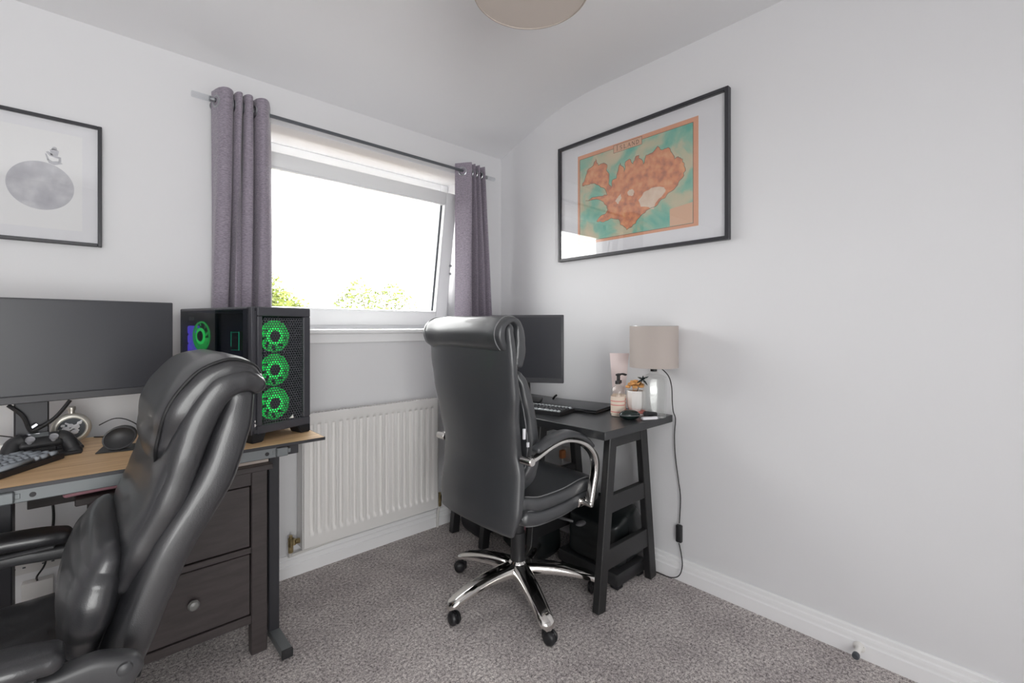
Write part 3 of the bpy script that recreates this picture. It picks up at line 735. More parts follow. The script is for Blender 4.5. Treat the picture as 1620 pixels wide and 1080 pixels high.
# local: x 0..PW (front face along x at y=0), y depth, z up
f0 = .028
b = B()
b.box((0, 0, f0), (PW, PD, f0+.02), .003); b.box((0, .012, PH-.014), (PW, PD, PH), .004); b.box((0, PD-.012, f0), (PW, PD, PH), .003); b.box((PW-.006, .02, f0), (PW, PD, PH), .002)
b.box((.0, .0, f0), (.012, .03, PH), .002); b.box((0, .018, f0), (.004, .05, PH-.005), .001)
b.obj('chassis', 'case', pc)
b = B(); b.box((.006, .006, f0+.02), (.022, .02, PH-.014), .001); b.box((PW-.022, .0, f0+.02), (PW, .02, PH-.014), .003); b.box((.02, -.004, f0), (PW, .014, f0+.03), .003); b.box((.02, -.004, PH-.032), (PW, .014, PH), .003); b.box((.02, -.004, f0+.03), (.038, .014, PH-.032), .003); b.box((PW-.03, -.004, f0+.03), (PW, .014, PH-.032), .003)
b.obj('front_frame', 'case', pc)
b = B()   # hexagonal mesh of the front panel
mx0, mx1, mz0, mz1 = .038, PW-.03, f0+.03, PH-.032; pit = .0098; r0 = pit*.335; r1 = pit*.585
bm = b.bm; row = 0; z = mz0+pit*.5
while z < mz1-.003:
    x = mx0+pit*.5+(pit*.5 if row % 2 else 0)
    while x < mx1-.003:
        I = [bm.verts.new((x+r0*math.cos(PI/6+PI/3*k), -.0015, z+r0*math.sin(PI/6+PI/3*k))) for k in range(6)]
        O = [bm.verts.new((x+r1*math.cos(PI/6+PI/3*k), -.0015, z+r1*math.sin(PI/6+PI/3*k))) for k in range(6)]
        for k in range(6): bm.faces.new((I[k], I[(k+1) % 6], O[(k+1) % 6], O[k]))
        x += pit
    z += pit*.866; row += 1
me_ = b.obj('front_mesh', 'case', pc, False); me_['kind'] = 'stuff'
b = B(); b.prism([(0, 0), (.012, 0), (.008, .013)], .001, Matrix.Translation((.145, -.0045, f0+.036)) @ Matrix.Rotation(PI/2, 4, 'X')); b.prism([(-.004, 0), (.001, 0), (.0055, .009)], .001, Matrix.Translation((.143, -.0045, f0+.036)) @ Matrix.Rotation(PI/2, 4, 'X')); b.obj('badge', 'white', pc, False)
b = B(); b.cyl((.015, .004, f0+.032), (.015, .0085, f0+.032), .005, n=14); b.cyl((.015, .004, f0+.046), (.015, .0085, f0+.046), .0035, n=12); b.obj('port_buttons', 'chrome', pc)
for x in (.0, PW-.05):
    for y in (-.004, PD-.07):
        b = B(); b.prism([(0, 0), (.040, 0), (.052, f0+.004), (0, f0+.004)] if x < .1 else [(.010, 0), (.05, 0), (.05, f0+.004), (-.006, f0+.004)], .06, Matrix.Translation((x, y+.06, 0)) @ Matrix.Rotation(PI/2, 4, 'X'), .003); b.obj('foot', 'case_dark', pc)
def fan(o, axis_front, r, m_ring, m_bl, m_hub):
    """o centre, facing along local vector axis_front"""
    o = Vector(o); a = Vector(axis_front).normalized(); x = a.orthogonal().normalized(); y = a.cross(x)
    ring = B(); ring.tube([o+x*(r*math.cos(q))+y*(r*math.sin(q)) for q in [2*PI*i/36 for i in range(36)]], .0035, 6, 0, True)
    fo_ = ring.obj('fan', m_bl, pc)
    gl = B(); gl.lathe([(r*.39, .003), (r*.39, .0055), (r*.58, .0045), (r*.58, .002)], o, a, 32); gl.obj('light_ring', m_ring, fo_)
    bl = B()
    for i in range(9):
        q0 = 2*PI*i/9
        def P(rr, dq, dz): return o+a*dz+x*(rr*math.cos(q0+dq))+y*(rr*math.sin(q0+dq))
        bm_ = bl.bm; vs = [bm_.verts.new(p) for p in (P(r*.4, 0, .004), P(r*.4, .5, -.004), P(r*.7, .62, -.006), P(r*.95, .8, -.006), P(r*.95, .2, .004), P(r*.7, .1, .004))]
        bm_.faces.new(vs)
    bl.obj('blades', m_bl, fo_, False)
    hb = B(); hb.lathe([(0, .008), (r*.33, .007), (r*.38, .002), (r*.38, -.012), (0, -.012)], o, a, 24); hb.obj('hub', m_hub, fo_)
for z in (.122, .244, .366): fan((.104, .030, z), (0, -1, 0), .055, 'green_led', 'green_dim', 'case_dark')
fan((.022, .352, .365), (-1, 0, 0), .054, 'green_led', 'green_dim', 'case_dark')
B().box((.13, .05, f0+.02), (.136, PD-.014, PH-.016), 0).obj('motherboard', 'case_dark', pc)
b = B()
for i in range(2):
    for q in range(4): b.box((.015, .420+i*.012, .27+q*.035), (.05, .426+i*.012, .297+q*.035), .001)
    b.box((.02, .418+i*.012, .265), (.05, .428+i*.012, .405), .001)
b.obj('memory', 'purple_led', pc)
b = B(); b.box((.015, .400, .425), (.02, .410, .440), 0); b.box((.015, .416, .425), (.02, .424, .440), 0); b.obj('connectors', 'steel', pc)
b = B(); b.box((.018, .10, .315), (.128, .155, .385), .003); b.obj('pump_block', 'case_dark', pc)
b = B(); b.box((.016, .10, .317), (.018, .103, .383), 0); b.box((.016, .10, .38), (.018, .15, .3815), 0); b.box((.016, .1, .317), (.018, .15, .318), 0); b.box((.016, .149, .33), (.018, .15, .383), 0); b.obj('pump_light', 'teal_led', pc)
b = B(); b.box((.03, .07, .17), (.125, PD-.05, .215), .004); b.obj('graphics_card', 'case_dark', pc)
B().box((.005, .05, f0+.02), (.13, PD-.014, f0+.10), .002).obj('power_shroud', 'case_dark', pc)
B().box((-.003, .018, f0+.012), (.001, PD-.012, PH-.006), .001).obj('side_glass', 'tint', pc)

# ------------------------------------------------------------------ small things on the oak desk
kb = thing('keyboard', 'dark keyboard with pale grey keycaps at the left desk edge', 'keyboard', (-.045, 1.958, DZ), 0)
kb.rotation_euler = (0, 0, math.atan2(-.81, -.59)+PI)      # local +x points to the right end
b = B(); b.prism([(-.305, 0), (-.004, 0), (0, .004), (0, .135), (-.305, .135)], .017, Matrix.Translation((0, 0, 0)), .002); b.obj('case', 'kb_dark', kb)
rnd = random.Random(5)
key = None
def keymesh(w, d, h):
    b = B(); b.box((-w/2, -d/2, 0), (w/2, d/2, h), 0)
    for v in b.bm.verts:
        if v.co.z > h/2: v.co.x *= 1-.005/w; v.co.y *= 1-.005/d
    bmesh.ops.bevel(b.bm, geom=b.bm.edges[:], offset=.0014, segments=2, affect='EDGES')
    me = bpy.data.meshes.new('key'); b.bm.to_mesh(me); b.bm.free(); me.materials.append(M['key_grey'])
    for p in me.polygons: p.use_smooth = True
    return me
km = {1: keymesh(.0175, .0175, .010), 2: keymesh(.027, .0175, .010), 6: keymesh(.115, .0175, .010), 2.5: keymesh(.04, .0175, .010)}
def place_key(par, me, x, y, z, m_=None, rx=0):
    o = bpy.data.objects.new('key', me); COL.objects.link(o); o.parent = par; o.location = (x, y, z); o.rotation_euler = (rx, 0, 0); return o
rows = [(.016, [1, 1, 1, 1, 6, 1, 2, 2]), (.0385, [2.5]+[1]*10+[2.5, 1]), (.061, [2]+[1]*11+[2.5]), (.0835, [2]+[1]*12+[2]), (.106, [1]*13+[2.5]), (.126, [1]*15)]
for y, ks in rows[:6]:
    ks = ks[::-1]; x = -.010 - .004*rnd.random()
    for k in ks:
        w = {1: .0175, 2: .027, 6: .115, 2.5: .04}[k]
        if x-w < -.302: break
        place_key(kb, km[k], x-w/2, y, .017+y*.03); x -= w+.0025

fl = thing('hip_flask', 'round silver hip flask standing upright beside the monitor stand', 'flask', (-.036, 2.190, DZ), math.radians(6))
b = B(); b.lathe([(0, -.013), (.050, -.013), (.059, -.008), (.061, 0), (.059, .008), (.050, .013), (.044, .0125), (.042, .009), (0, .009)], (0, 0, .061), (0, -1, 0), 40)
b.obj('body', 'nickel', fl)
b = B(); b.lathe([(0, .0095), (.041, .0095), (.041, .0105), (0, .0105)], (0, 0, .061), (0, -1, 0), 32); b.obj('dark_inlay', 'seal', fl)
b = B()
for q in ((-.018, 0, .012), (-.004, .012, .010), (.012, .006, .012), (.022, .02, .008), (-.012, -.016, .011), (.008, -.014, .012), (-.026, .014, .007)): b.ball((q[0], -.0125, .061+q[1]), q[2], (1, .35, .8), 10, 6)
b.tube([(-.03, -.013, .045), (-.01, -.014, .055), (.01, -.014, .07), (.03, -.013, .09)], .004, 6, 4); b.tube([(-.02, -.013, .085), (0, -.014, .072), (.02, -.014, .05)], .0035, 6, 4)
b.obj('relief_emblem', 'mount', fl)
b = B(); b.cyl((0, 0, .12), (0, 0, .136), .010, .010, 16, .001); b.lathe([(0, 0), (.013, 0), (.0135, .003), (.0135, .010), (.012, .013), (0, .013)], (0, 0, .134), n=20); b.obj('cap', 'nickel', fl)

fl.scale = (.86, .86, .86)
gp = thing('game_controller', 'black game controller with grey thumbsticks resting on its dark dock', 'game controller', (-.103, 2.030, DZ), math.radians(14))
b = B(); b.box((-.075, -.055, 0), (.085, .012, .010), .004, seg=2); b.box((-.035, -.02, .010), (.035, .010, .030), .005); b.obj('dock', 'plastic', gp)
tl = Matrix.Translation((0, .005, .048)) @ Matrix.Rotation(math.radians(38), 4, 'X')
b = B(); b.pad([(-.04, 0), (0, .001), (.04, 0)], .026, .015, e=.75, n=24, cap=.012); b.bm.transform(tl)
for sg in (-1, 1):
    c = B(); c.tube([(sg*.038, .006, .004), (sg*.056, .0, .000), (sg*.066, -.02, -.008), (sg*.072, -.045, -.022)], lambda f: .021-.001*f, 14, 5); c.ball((sg*.072, -.045, -.022), .023, (1, 1, 1), 16, 10)
    c.bm.transform(tl); b.bm.from_mesh((lambda m_: (c.bm.to_mesh(m_), m_)[1])(bpy.data.meshes.new('tmp'))); c.bm.free()
b.obj('body', 'plastic', gp)
for sg in (-1, 1):
    b = B(); b.cyl((sg*.026, -.014, .012), (sg*.026, -.014, .024), .006, n=12); b.lathe([(0, .004), (.008, .004), (.0105, .007), (.0105, 0), (0, -.001)], (sg*.026, -.014, .023), n=18); b.bm.transform(tl); b.obj('thumbstick', 'stick', gp)
b = B(); b.box((-.020, .002, .013), (.020, .021, .0165), .003); b.bm.transform(tl); b.obj('touchpad', 'greymetal', gp)
b = B()
for dx, dy in ((0, .008), (0, -.008), (.008, 0), (-.008, 0)): b.cyl((.047+dx, .010+dy, .012), (.047+dx, .010+dy, .0185), .0035, n=10)
b.box((-.055, .007, .012), (-.039, .013, .018), .001); b.box((-.050, .002, .012), (-.044, .018, .018), .001); b.bm.transform(tl); b.obj('buttons', 'armplastic', gp)

ms = thing('vertical_mouse', 'black upright ergonomic mouse on a dark mat beside the chair headrest', 'mouse', (.082, 1.985, DZ), math.radians(-12))
b = B(); b.box((-.062, -.055, 0), (.085, .06, .005), .002); b.obj('mat', 'plastic', ms)
b = B(); b.ball((0, 0, .046), .05, (1.0, .60, .84), 30, 20)
for v in b.bm.verts:
    q = (v.co.x/.05)**2+((v.co.z-.046)/.042)**2
    if v.co.y < 0: v.co.y = -.024+.016*max(0, 1-q*1.1)
    v.co.x += (v.co.z-.03)*.15; v.co.y += (v.co.z-.03)*.25; v.co.z = max(v.co.z, .0055)
b.obj('shell', 'plastic', ms, ang=60)
b = B(); b.tube([(.048*math.cos(q)+(.040*math.sin(q)+.016)*.15, -.025+(.040*math.sin(q)+.016)*.25, .046+.040*math.sin(q)) for q in [2*PI*i/36 for i in range(36)]], .0028, 8, 0, True); b.obj('rim', 'armplastic', ms)
ms.scale = (.85, .85, .85)
cbl = B().tube([(.035, 2.235, .845), (.075, 2.225, .865), (.11, 2.19, .862), (.145, 2.12, .84), (.15, 2.06, .82)], .0018, 6, 8).obj('mouse_cable', 'wire'); tag(cbl, 'thin black cable arching over the desk from the flask to the mouse', 'cable')
cbl = B().tube([(-.30, 2.22, .862), (-.23, 2.20, .858), (-.17, 2.16, .848), (-.13, 2.14, .835)], .002, 6, 8).obj('thin_cable', 'wire'); tag(cbl, 'thin black cable running from the left frame edge to the monitor stand', 'cable')
cbl = B().tube([(-.165, 2.10, .803), (-.145, 2.09, .830), (-.12, 2.085, .842), (-.09, 2.08, .838), (-.075, 2.085, .824)], .0022, 6, 8).obj('dock_cable', 'wire'); tag(cbl, 'thin black cable looping up to the controller dock', 'cable')
cbl = B().tube([(.022, 2.245, .803), (.05, 2.22, .803), (.09, 2.17, .803), (.10, 2.12, .803)], .0022, 6, 8).obj('desk_cable', 'wire'); tag(cbl, 'thin black cable lying on the oak desktop right of the flask', 'cable')
ub = thing('memory_stick_box', 'small white and red box behind the keyboard', 'box', (-.185, 2.03, DZ), math.radians(-30))
B().box((-.022, -.014, .022), (.022, .014, .052), .003).obj('white_shell', 'white', ub)
B().box((-.024, -.016, 0), (.024, .016, .0222), .003).obj('red_base', 'red', ub)

# ================================================================== RIGHT DESK (trestles)
TZ = .78
tt = thing('desktop_board', 'black laminate desk board resting on two trestles along the right wall', 'desk', (1.79, 1.70, .746))
b = B(); b.box((-.272, -.604, 0), (.270, .532, .034), .0015); b.obj('board', 'desktop', tt)
def trestle(label, y, dpt, bars):
    t = thing('trestle', label, 'trestle', (1.79, y, 0), 0, 'black wooden trestles under the desk board')
    for sy, yy in ((-1, .0), (1, dpt)):
        f = []
        for sg in (-1, 1):
            B().beam((sg*.205, yy+sy*.0, 0), (sg*.118, yy, .7455), .052, .034, (0, 1, 0), .003).obj('leg', 'blackwood', t)
        def xz(z): return .205-.087*z/.7455
        for z, h in ((.206, .085), (.437, .075), (.712, .066)):
            w = xz(z)-.022
            B().box((-w, yy-.013, z-h/2), (w, yy+.013, z+h/2), .002).obj('rung', 'blackwood', t)
    for sg in bars:
        B().box((sg*.175-.012, .017, .24), (sg*.175+.012, dpt-.017, .28), .002).obj('side_bar', 'blackwood', t)
    B().box((-.125, .0, .722), (.125, dpt, .7455), .002).obj('top_bar', 'blackwood', t)
    return t
trestle('black wooden trestle at the near end of the desk, beside the wall', 1.175, .41, ())
trestle('black wooden trestle at the far end of the desk, in the corner behind the chair', 1.942, .272, (-1, 1))

# ------------------------------------------------------------------ monitor on the right desk
m2 = thing('monitor', 'small dark monitor with thick lower bezel on the black trestle desk', 'monitor', (1.785, 1.810, TZ), 0)
dx, dy = -.586, .81
m2.rotation_euler = (0, 0, math.atan2(-dy, -dx))
# local +x points to the monitor's right end (towards the camera)
W2 = .405; z0, z1 = .114, .486
b = B(); b.box((-W2/2, .0, z0), (W2/2, .022, z1), .003, seg=2); b.box((-.12, .022, z0+.05), (.12, .05, z1-.06), .012, seg=2); b.obj('housing', 'bezel', m2)
B().box((-W2/2+.012, -.0008, z0+.028), (W2/2-.012, .002, z1-.012), 0).obj('screen', 'screen', m2)
B().box((-W2/2, -.0035, z0), (W2/2, .002, z0+.026), .0015).obj('chin', 'bezel', m2)
b = B(); b.beam((.0, .055, .012), (-.012, .045, .22), .030, .014, (0, 1, 0), .003); b.obj('stand_neck', 'plastic', m2)
b = B(); b.box((-.07, .015, 0), (.07, .15, .014), .005, seg=2); b.obj('stand_base', 'plastic', m2)

def slab(name, label, cat, P4, z, h, m_, bev=.003):
    """a thin thing given by its four floor corners"""
    t = thing(name, label, cat, (sum(p[0] for p in P4)/4, sum(p[1] for p in P4)/4, z))
    return t, [(p[0]-t.location.x, p[1]-t.location.y) for p in P4]
# keyboard (long axis along y)
k2 = thing('keyboard', 'black keyboard with light-edged keys in front of the monitor on the trestle desk', 'keyboard', (1.632, 1.432, TZ), math.radians(102))
b = B(); KW, KD = .37, .150
b.prism([(0, 0), (KW, 0), (KW, KD), (0, KD)], .018, Matrix.Translation((0, -KD, 0)), .003)
for v in b.bm.verts:
    if v.co.z > .009: v.co.z += (-v.co.y-0)*0
b.obj('case', 'plastic', k2)
kk = {1: keymesh(.0165, .0165, .007), 2: keymesh(.030, .0165, .007), 6: keymesh(.10, .0165, .007)}
for q in list(kk.values()): q.materials.clear(); q.materials.append(M['key_black'])
kl = {1: keymesh(.0165, .0165, .0072), 2: keymesh(.030, .0165, .0072), 6: keymesh(.10, .0165, .0072)}
for q in list(kl.values()): q.materials.clear(); q.materials.append(M['key_light'])
for r_, ks in enumerate(([1, 1, 1, 2, 2, 6, 2, 2, 1, 1, 1], [1]*3+[2]+[1]*11+[2], [1]*4+[2]+[1]*11, [1]*4+[1]*15, [1]*4+[2]+[1]*13, [1]*19)):
    x = .008; y = -KD+.014+r_*.0225
    for k in ks:
        w = {1: .0165, 2: .030, 6: .10}[k]
        if x+w > KW-.004: break
        # front row faces +y here, so mirror rows: row 0 nearest the seat
        place_key(k2, (kl if r_ in (0, 5) else kk)[k], x+w/2, -KD-y+.0, .018); x += w+.0030
lp = thing('laptop', 'closed dark grey laptop lying behind the keyboard on the trestle desk', 'laptop', (1.882, 1.535, TZ), math.radians(101))
b = B(); b.box((-.165, -.115, .001), (.165, .115, .011), .004, seg=2); b.obj('base', 'plastic', lp)
b = B(); b.box((-.165, -.115, .0115), (.165, .115, .019), .004, seg=2); b.obj('lid', 'laptop', lp)
b = B(); b.cyl((-.10, .113, .010), (.10, .113, .010), .005, n=10); b.obj('hinge', 'plastic', lp)
cn = B().tube([(1.99, 1.80, .784), (1.975, 1.775, .800), (1.962, 1.75, .812)], .006, 8, 4).obj('cable_plug', 'wire'); tag(cn, 'black cable plug sticking up behind the laptop', 'cable')

# ------------------------------------------------------------------ table lamp with cord
tl_ = thing('table_lamp', 'table lamp with taupe drum shade and clear glass bottle base', 'table lamp', (1.955, 1.135, TZ), math.radians(43))
b = B(); b.lathe([(.107, .232), (.110, .232), (.110, .424), (.107, .424), (.107, .232)], (0, 0, 0), n=56); b.obj('shade', 'shade', tl_)
b = B(); b.tube([(.108*math.cos(q), .108*math.sin(q), .424) for q in [2*PI*i/56 for i in range(56)]], .0016, 6, 0, True)
for a in range(3): b.tube([(0, 0, .40), (.107*math.cos(a*2.094), .107*math.sin(a*2.094), .422)], .0012, 6)
b.obj('shade_ring', 'steel', tl_)
def rsq(h, a, e=.55, n=32): return [Vector((a*sp(math.cos(q), e), a*sp(math.sin(q), e), h)) for q in [2*PI*(i+.5)/n for i in range(n)]]
def shell(b, levels, n=32):
    bm = b.bm; R_ = [[bm.verts.new(p) for p in rsq(h, a, e, n)] for h, a, e in levels]
    for A, C in zip(R_, R_[1:]):
        for i in range(n): bm.faces.new((A[i], A[(i+1) % n], C[(i+1) % n], C[i]))
    bm.faces.new(R_[0][::-1]); bm.faces.new(R_[-1]); bmesh.ops.recalc_face_normals(bm, faces=bm.faces[:])
glassy = M.setdefault('lamp_glass', None)
m_, nt_, b_ = nm('clear_bottle_glass'); b_.inputs['Transmission Weight'].default_value = 1; b_.inputs['Roughness'].default_value = .02; b_.inputs['IOR'].default_value = 1.48; b_.inputs['Base Color'].default_value = (.97, .985, .975, 1)
lp_ = nt_.nodes.new('ShaderNodeBsdfTransparent'); M['lamp_glass'] = glass_mat('clear_lamp_glass', (.975, .98, .976), 1, 1.5)
b = B(); shell(b, [(.001, .046, .5), (.004, .049, .42), (.12, .053, .40), (.180, .053, .40), (.190, .049, .45), (.197, .038, .6), (.203, .023, .9), (.214, .020, 1)]); b.obj('glass_base', 'lamp_glass', tl_, ang=50)
b = B(); shell(b, [(.014, .041, .45), (.11, .046, .45), (.174, .046, .42), (.186, .040, .5)]); b.obj('inner_wall', 'lamp_glass', tl_, ang=50)
b = B(); b.cyl((0, 0, .212), (0, 0, .250), .015, n=18, bev=.002); b.cyl((0, 0, .25), (0, 0, .30), .013, n=16); b.obj('lamp_holder', 'plastic', tl_)
B().ball((0, 0, .335), .03, (1, 1, 1.15), 18, 12).obj('bulb', 'white', tl_)
# cord in world coordinates -> local
inv = (Matrix.Translation((1.955, 1.135, TZ)) @ Matrix.Rotation(math.radians(43), 4, 'Z')).inverted()
cordp = [(1.962, 1.118, 1.02), (1.995, 1.085, .975), (2.02, 1.080, .92), (2.03, 1.082, .85), (2.045, 1.085, .80), (2.063, 1.083, .76), (2.066, 1.09, .68), (2.066, 1.085, .58), (2.067, 1.07, .47), (2.067, 1.06, .39), (2.066, 1.065, .27)]
sw = [(2.066, 1.067, .265), (2.066, 1.067, .175)]
cord2 = [(2.066, 1.067, .175), (2.064, 1.055, .13), (2.045, 1.04, .085), (2.035, 1.05, .04), (2.035, 1.09, .014), (2.038, 1.15, .008), (2.042, 1.30, .006)]
b = B(); b.tube([inv @ Vector(p) for p in cordp], .0024, 8, 6); b.tube([inv @ Vector(p) for p in cord2], .0024, 8, 6); b.obj('cord', 'wire', tl_)
b = B(); b.box((2.056, 1.052, .180), (2.076, 1.080, .262), .005, seg=2); b.bm.transform(inv); b.obj('cord_switch', 'plastic', tl_)

# ------------------------------------------------------------------ toiletries and bits beside the lamp
for (x, y, lab, s_) in ((1.850, 1.262, 'clear pump bottle with cream and rose label, front one beside the laptop', 1.0), (1.905, 1.292, 'clear pump bottle standing behind the front pump bottle', .98)):
    t = thing('pump_bottle', lab, 'bottle', (x, y, TZ), math.radians(150))
    b = B(); b.lathe([(0, .0), (.031, .0), (.0325, .003), (.0325, .105*s_), (.030, .128*s_), (.018, .142*s_), (.012, .147*s_), (.012, .152*s_), (0, .152*s_)], (0, 0, 0), n=32); b.obj('bottle', 'lamp_glass', t)
    b = B(); b.lathe([(0, .002), (.0302, .002), (.0302, .07*s_), (0, .07*s_)], (0, 0, 0), n=28); b.obj('liquid', 'cream', t)
    b = B(); b.lathe([(.0327, .012), (.0332, .012), (.0332, .094*s_), (.0327, .094*s_)], (0, 0, 0), n=36); b.obj('label', 'cream', t)
    b = B()
    for z in (.020, .052, .070): b.lathe([(.0333, z), (.0336, z), (.0336, z+.004), (.0333, z+.004)], (0, 0, 0), n=36)
    b.obj('label_print', 'rose', t)
    b = B(); b.cyl((0, 0, .15*s_), (0, 0, .165*s_), .0125, n=20, bev=.001); b.cyl((0, 0, .165*s_), (0, 0, .190*s_), .005, n=12); b.box((-.009, -.009, .188*s_), (.009, .009, .198*s_), .003); b.tube([(0, 0, .194*s_), (-.02, -.0, .196*s_), (-.040, -.0, .190*s_)], .0032, 8, 4); b.obj('pump', 'plastic', t)
pt = thing('ceramic_pot', 'white ceramic pot with faceted base holding dried orange flowers', 'pot', (1.920, 1.212, TZ+.022))
b = B(); b.lathe([(0, 0), (.024, 0), (.032, .012), (.036, .03), (.037, .075), (.035, .080), (.032, .078), (.032, .02), (0, .016)], (0, 0, 0), n=10); b.obj('pot', 'ceramic', pt, ang=20)
pt.scale = (1.08, 1.08, 1.2)
rnd = random.Random(11)
fb = thing('dried_flowers', 'bunch of dried orange flowers standing in the white pot', 'flowers', (1.920, 1.212, TZ+.070))
for i in range(17):
    a = i*2.399; r_ = .004+.0078*math.sqrt(i); c = (r_*math.cos(a), r_*math.sin(a), .083+rnd.uniform(0, .012)-r_*r_*22)
    b = B()
    for k in range(6):
        q = 2*PI*k/6+rnd.random(); d = Vector((math.cos(q), math.sin(q), .7)).normalized()
        b.ball((c[0]+d.x*.006, c[1]+d.y*.006, c[2]+d.z*.006), .0084, (1, 1, .8), 7, 5)
    b.obj('flower_head', 'orange', fb)
b = B()
for i in range(8): a = i*.8; b.tube([(0, 0, -.02), (.012*math.cos(a), .012*math.sin(a), .06)], .001, 5)
b.obj('stems', 'orange', fb)
tb = thing('tissue_packet', 'pink and white packet lying below the white pot', 'packet', (1.905, 1.215, TZ), math.radians(-38))
b = B(); b.box((-.062, -.035, 0), (.062, .035, .014), .004, seg=2); b.obj('packet', 'palepink', tb)
B().box((-.060, -.033, .0135), (.060, .033, .0215), .002).obj('printed_top', 'rose', tb)
mo = thing('oval_mouse', 'dark green-black glossy oval mouse at the front of the trestle desk', 'mouse', (1.815, 1.175, TZ), math.radians(-40))
b = B(); b.ball((0, 0, .021), .047, (1, .68, .50), 26, 14)
for v in b.bm.verts: v.co.z = max(.0005, v.co.z)
b.obj('shell', 'darkgreen', mo, ang=60)
B().tube([(.0472*math.cos(q), .0322*math.sin(q), .021) for q in [2*PI*i/40 for i in range(40)]], .0012, 6, 0, True).obj('seam', 'piping', mo)
lt = thing('cosmetic_tube', 'short dark tube lying beside the glass lamp base', 'cosmetics', (1.895, 1.118, TZ), math.radians(-15))
B().cyl((-.035, 0, .027), (.035, .0, .017), .011, n=16, bev=.002).obj('tube', 'case_dark', lt)
B().cyl((.035, 0, .017), (.05, .0, .015), .008, n=14, bev=.001).obj('cap', 'steel', lt)
lt2 = thing('cosmetic_tube', 'white and lilac tube lying in front of the dark tube', 'cosmetics', (1.872, 1.105, TZ), math.radians(-25))
b = B(); b.pad([(-.038, .008), (0, .008), (.03, .008)], .012, .007, e=.8, n=18, cap=.005); b.obj('tube', 'mount', lt2)
B().cyl((.032, 0, .008), (.046, 0, .008), .0075, n=14, bev=.001).obj('cap', 'steel', lt2)
pp = thing('pink_card', 'pale pink tapered card leaning behind the pump bottles', 'card', (1.958, 1.330, TZ), math.radians(-57))
b = B(); mt = Matrix.Translation((0, 0, .004)) @ Matrix.Rotation(math.radians(83), 4, 'X')
b.prism([(-.022, 0), (.022, 0), (.050, .285), (-.046, .285)], .003, mt); b.obj('card', 'palepink', pp, False)
b = B()
b.tube([(0, 0, .02), (-.012, -.03, .075), (-.024, -.052, .100)], .0016, 6, 4)
for a, le in ((.5, 1.0), (1.5, .6), (2.7, .85), (3.7, 1.1), (5.4, 1.15)):
    u_ = Vector((.62*math.cos(a), -.78*math.cos(a), math.sin(a))); c_ = Vector((-.026, -.056, .106)); b.tube([c_, c_+u_*.014*le+Vector((-.004, -.003, .002)), c_+u_*.030*le], lambda f: max(.0008, .0052*(1-1.6*abs(f-.45))), 6, 4)
b.obj('leaf_sprig', 'darkgreen', fb)

# ------------------------------------------------------------------ under the right desk
so = thing('wall_socket', 'grey-white double wall socket under the black desk with an orange plug', 'socket', (2.08, 1.735, .455), -PI/2)
B().box((-.073, -.011, -.043), (.073, 0, .043), .003, seg=2).obj('plate', 'socketp', so)
for x in (-.036, .036): B().box((x-.007, -.0145, .016), (x+.007, -.011, .034), .001).obj('switch', 'white', so)
pl = B(); pl.box((-.060, -.045, -.024), (-.034, -.011, .024), .005, seg=2); pl.obj('plug', 'copper', so)
B().tube([(-.047, -.03, -.02), (-.05, -.03, -.06), (-.07, -.03, -.14), (-.09, -.02, -.25), (-.10, -.02, -.40)], .004, 8, 6).obj('plug_cable', 'white', so)
B().box((.055, -.018, -.030), (.073, -.011, .043), .002).obj('socket_cover', 'white', so)
for n_, pts, lab in (('hanging_cable', [(1.97, 1.86, .746), (1.975, 1.87, .66), (1.99, 1.88, .58), (2.02, 1.90, .50), (2.05, 1.93, .36), (2.06, 1.95, .1)], 'black cable hanging from the desk board behind the leather chair arm'),
                     ('hanging_cable', [(1.93, 2.02, .746), (1.92, 2.02, .62), (1.90, 2.00, .52), (1.93, 2.0, .40), (1.98, 2.0, .1)], 'black cable looping down under the far half of the desk board')):
    tag(B().tube(pts, .004, 8, 6).obj(n_, 'wire'), lab, 'cable')
bc = thing('flat_case', 'flat black case lying on the carpet under the near trestle', 'case', (1.885, 1.40, 0))
b = B(); b.box((-.125, -.198, .018), (.115, .162, .080), .012, seg=2); b.obj('shell', 'plastic', bc)
b = B()
for x in (-.09, .085):
    for y in (-.17, .13): b.box((x-.022, y-.02, 0), (x+.022, y+.02, .022), .004)
b.obj('feet', 'case_dark', bc)
hb = thing('handbag', 'black leather handbag with a gold ring behind the near trestle', 'bag', (1.925, 1.375, .080))
b = B(); b.pad([(-.075, .024), (-.085, .12), (-.115, .215)], .150, [.150, .140, .105], e=.34, n=44, cap=.02, wr=.006, seed=2)
b.bm.transform(Matrix.Translation((.075, 0, 0))); b.obj('body', 'baglea', hb)
for y in (-.148, .148): B().tube([(-.055, y, .010), (-.045, y+.001, .08), (-.04, y, .15), (-.05, y*.985, .225)], .0035, 6, 5).obj('seam', 'stitch', hb)
b = B(); b.tube([(.03, -.09, .22), (-.02, -.06, .275), (-.05, 0, .29), (-.04, .07, .265), (0, .10, .21)], .009, 8, 6); b.obj('handle', 'baglea', hb)
b = B(); b.tube([(.146+.014*math.cos(q), -.130, .145+.016*math.sin(q)) for q in [2*PI*i/20 for i in range(20)]], .0026, 6, 0, True); b.obj('ring', 'gold', hb)
b = B()
for z in (.095, .078, .045): b.ball((.142, -.132, z), .004, (1, .6, 1), 10, 6)
b.obj('studs', 'gold', hb)
rk = thing('rucksack', 'dark soft rucksack with a pink strap under the middle of the desk', 'bag', (1.80, 1.77, 0))
b = B(); b.pad([(-.01, .03), (-.02, .14), (.0, .26), (.03, .34)], .15, .11, e=.55, n=40, cap=.04, wr=.012, seed=9); b.obj('body', 'baglea', rk)
b = B(); b.tube([(-.11, -.07, .30), (-.15, -.08, .24), (-.15, -.08, .14), (-.12, -.07, .05)], .009, 8, 6); b.obj('strap', 'pink', rk)
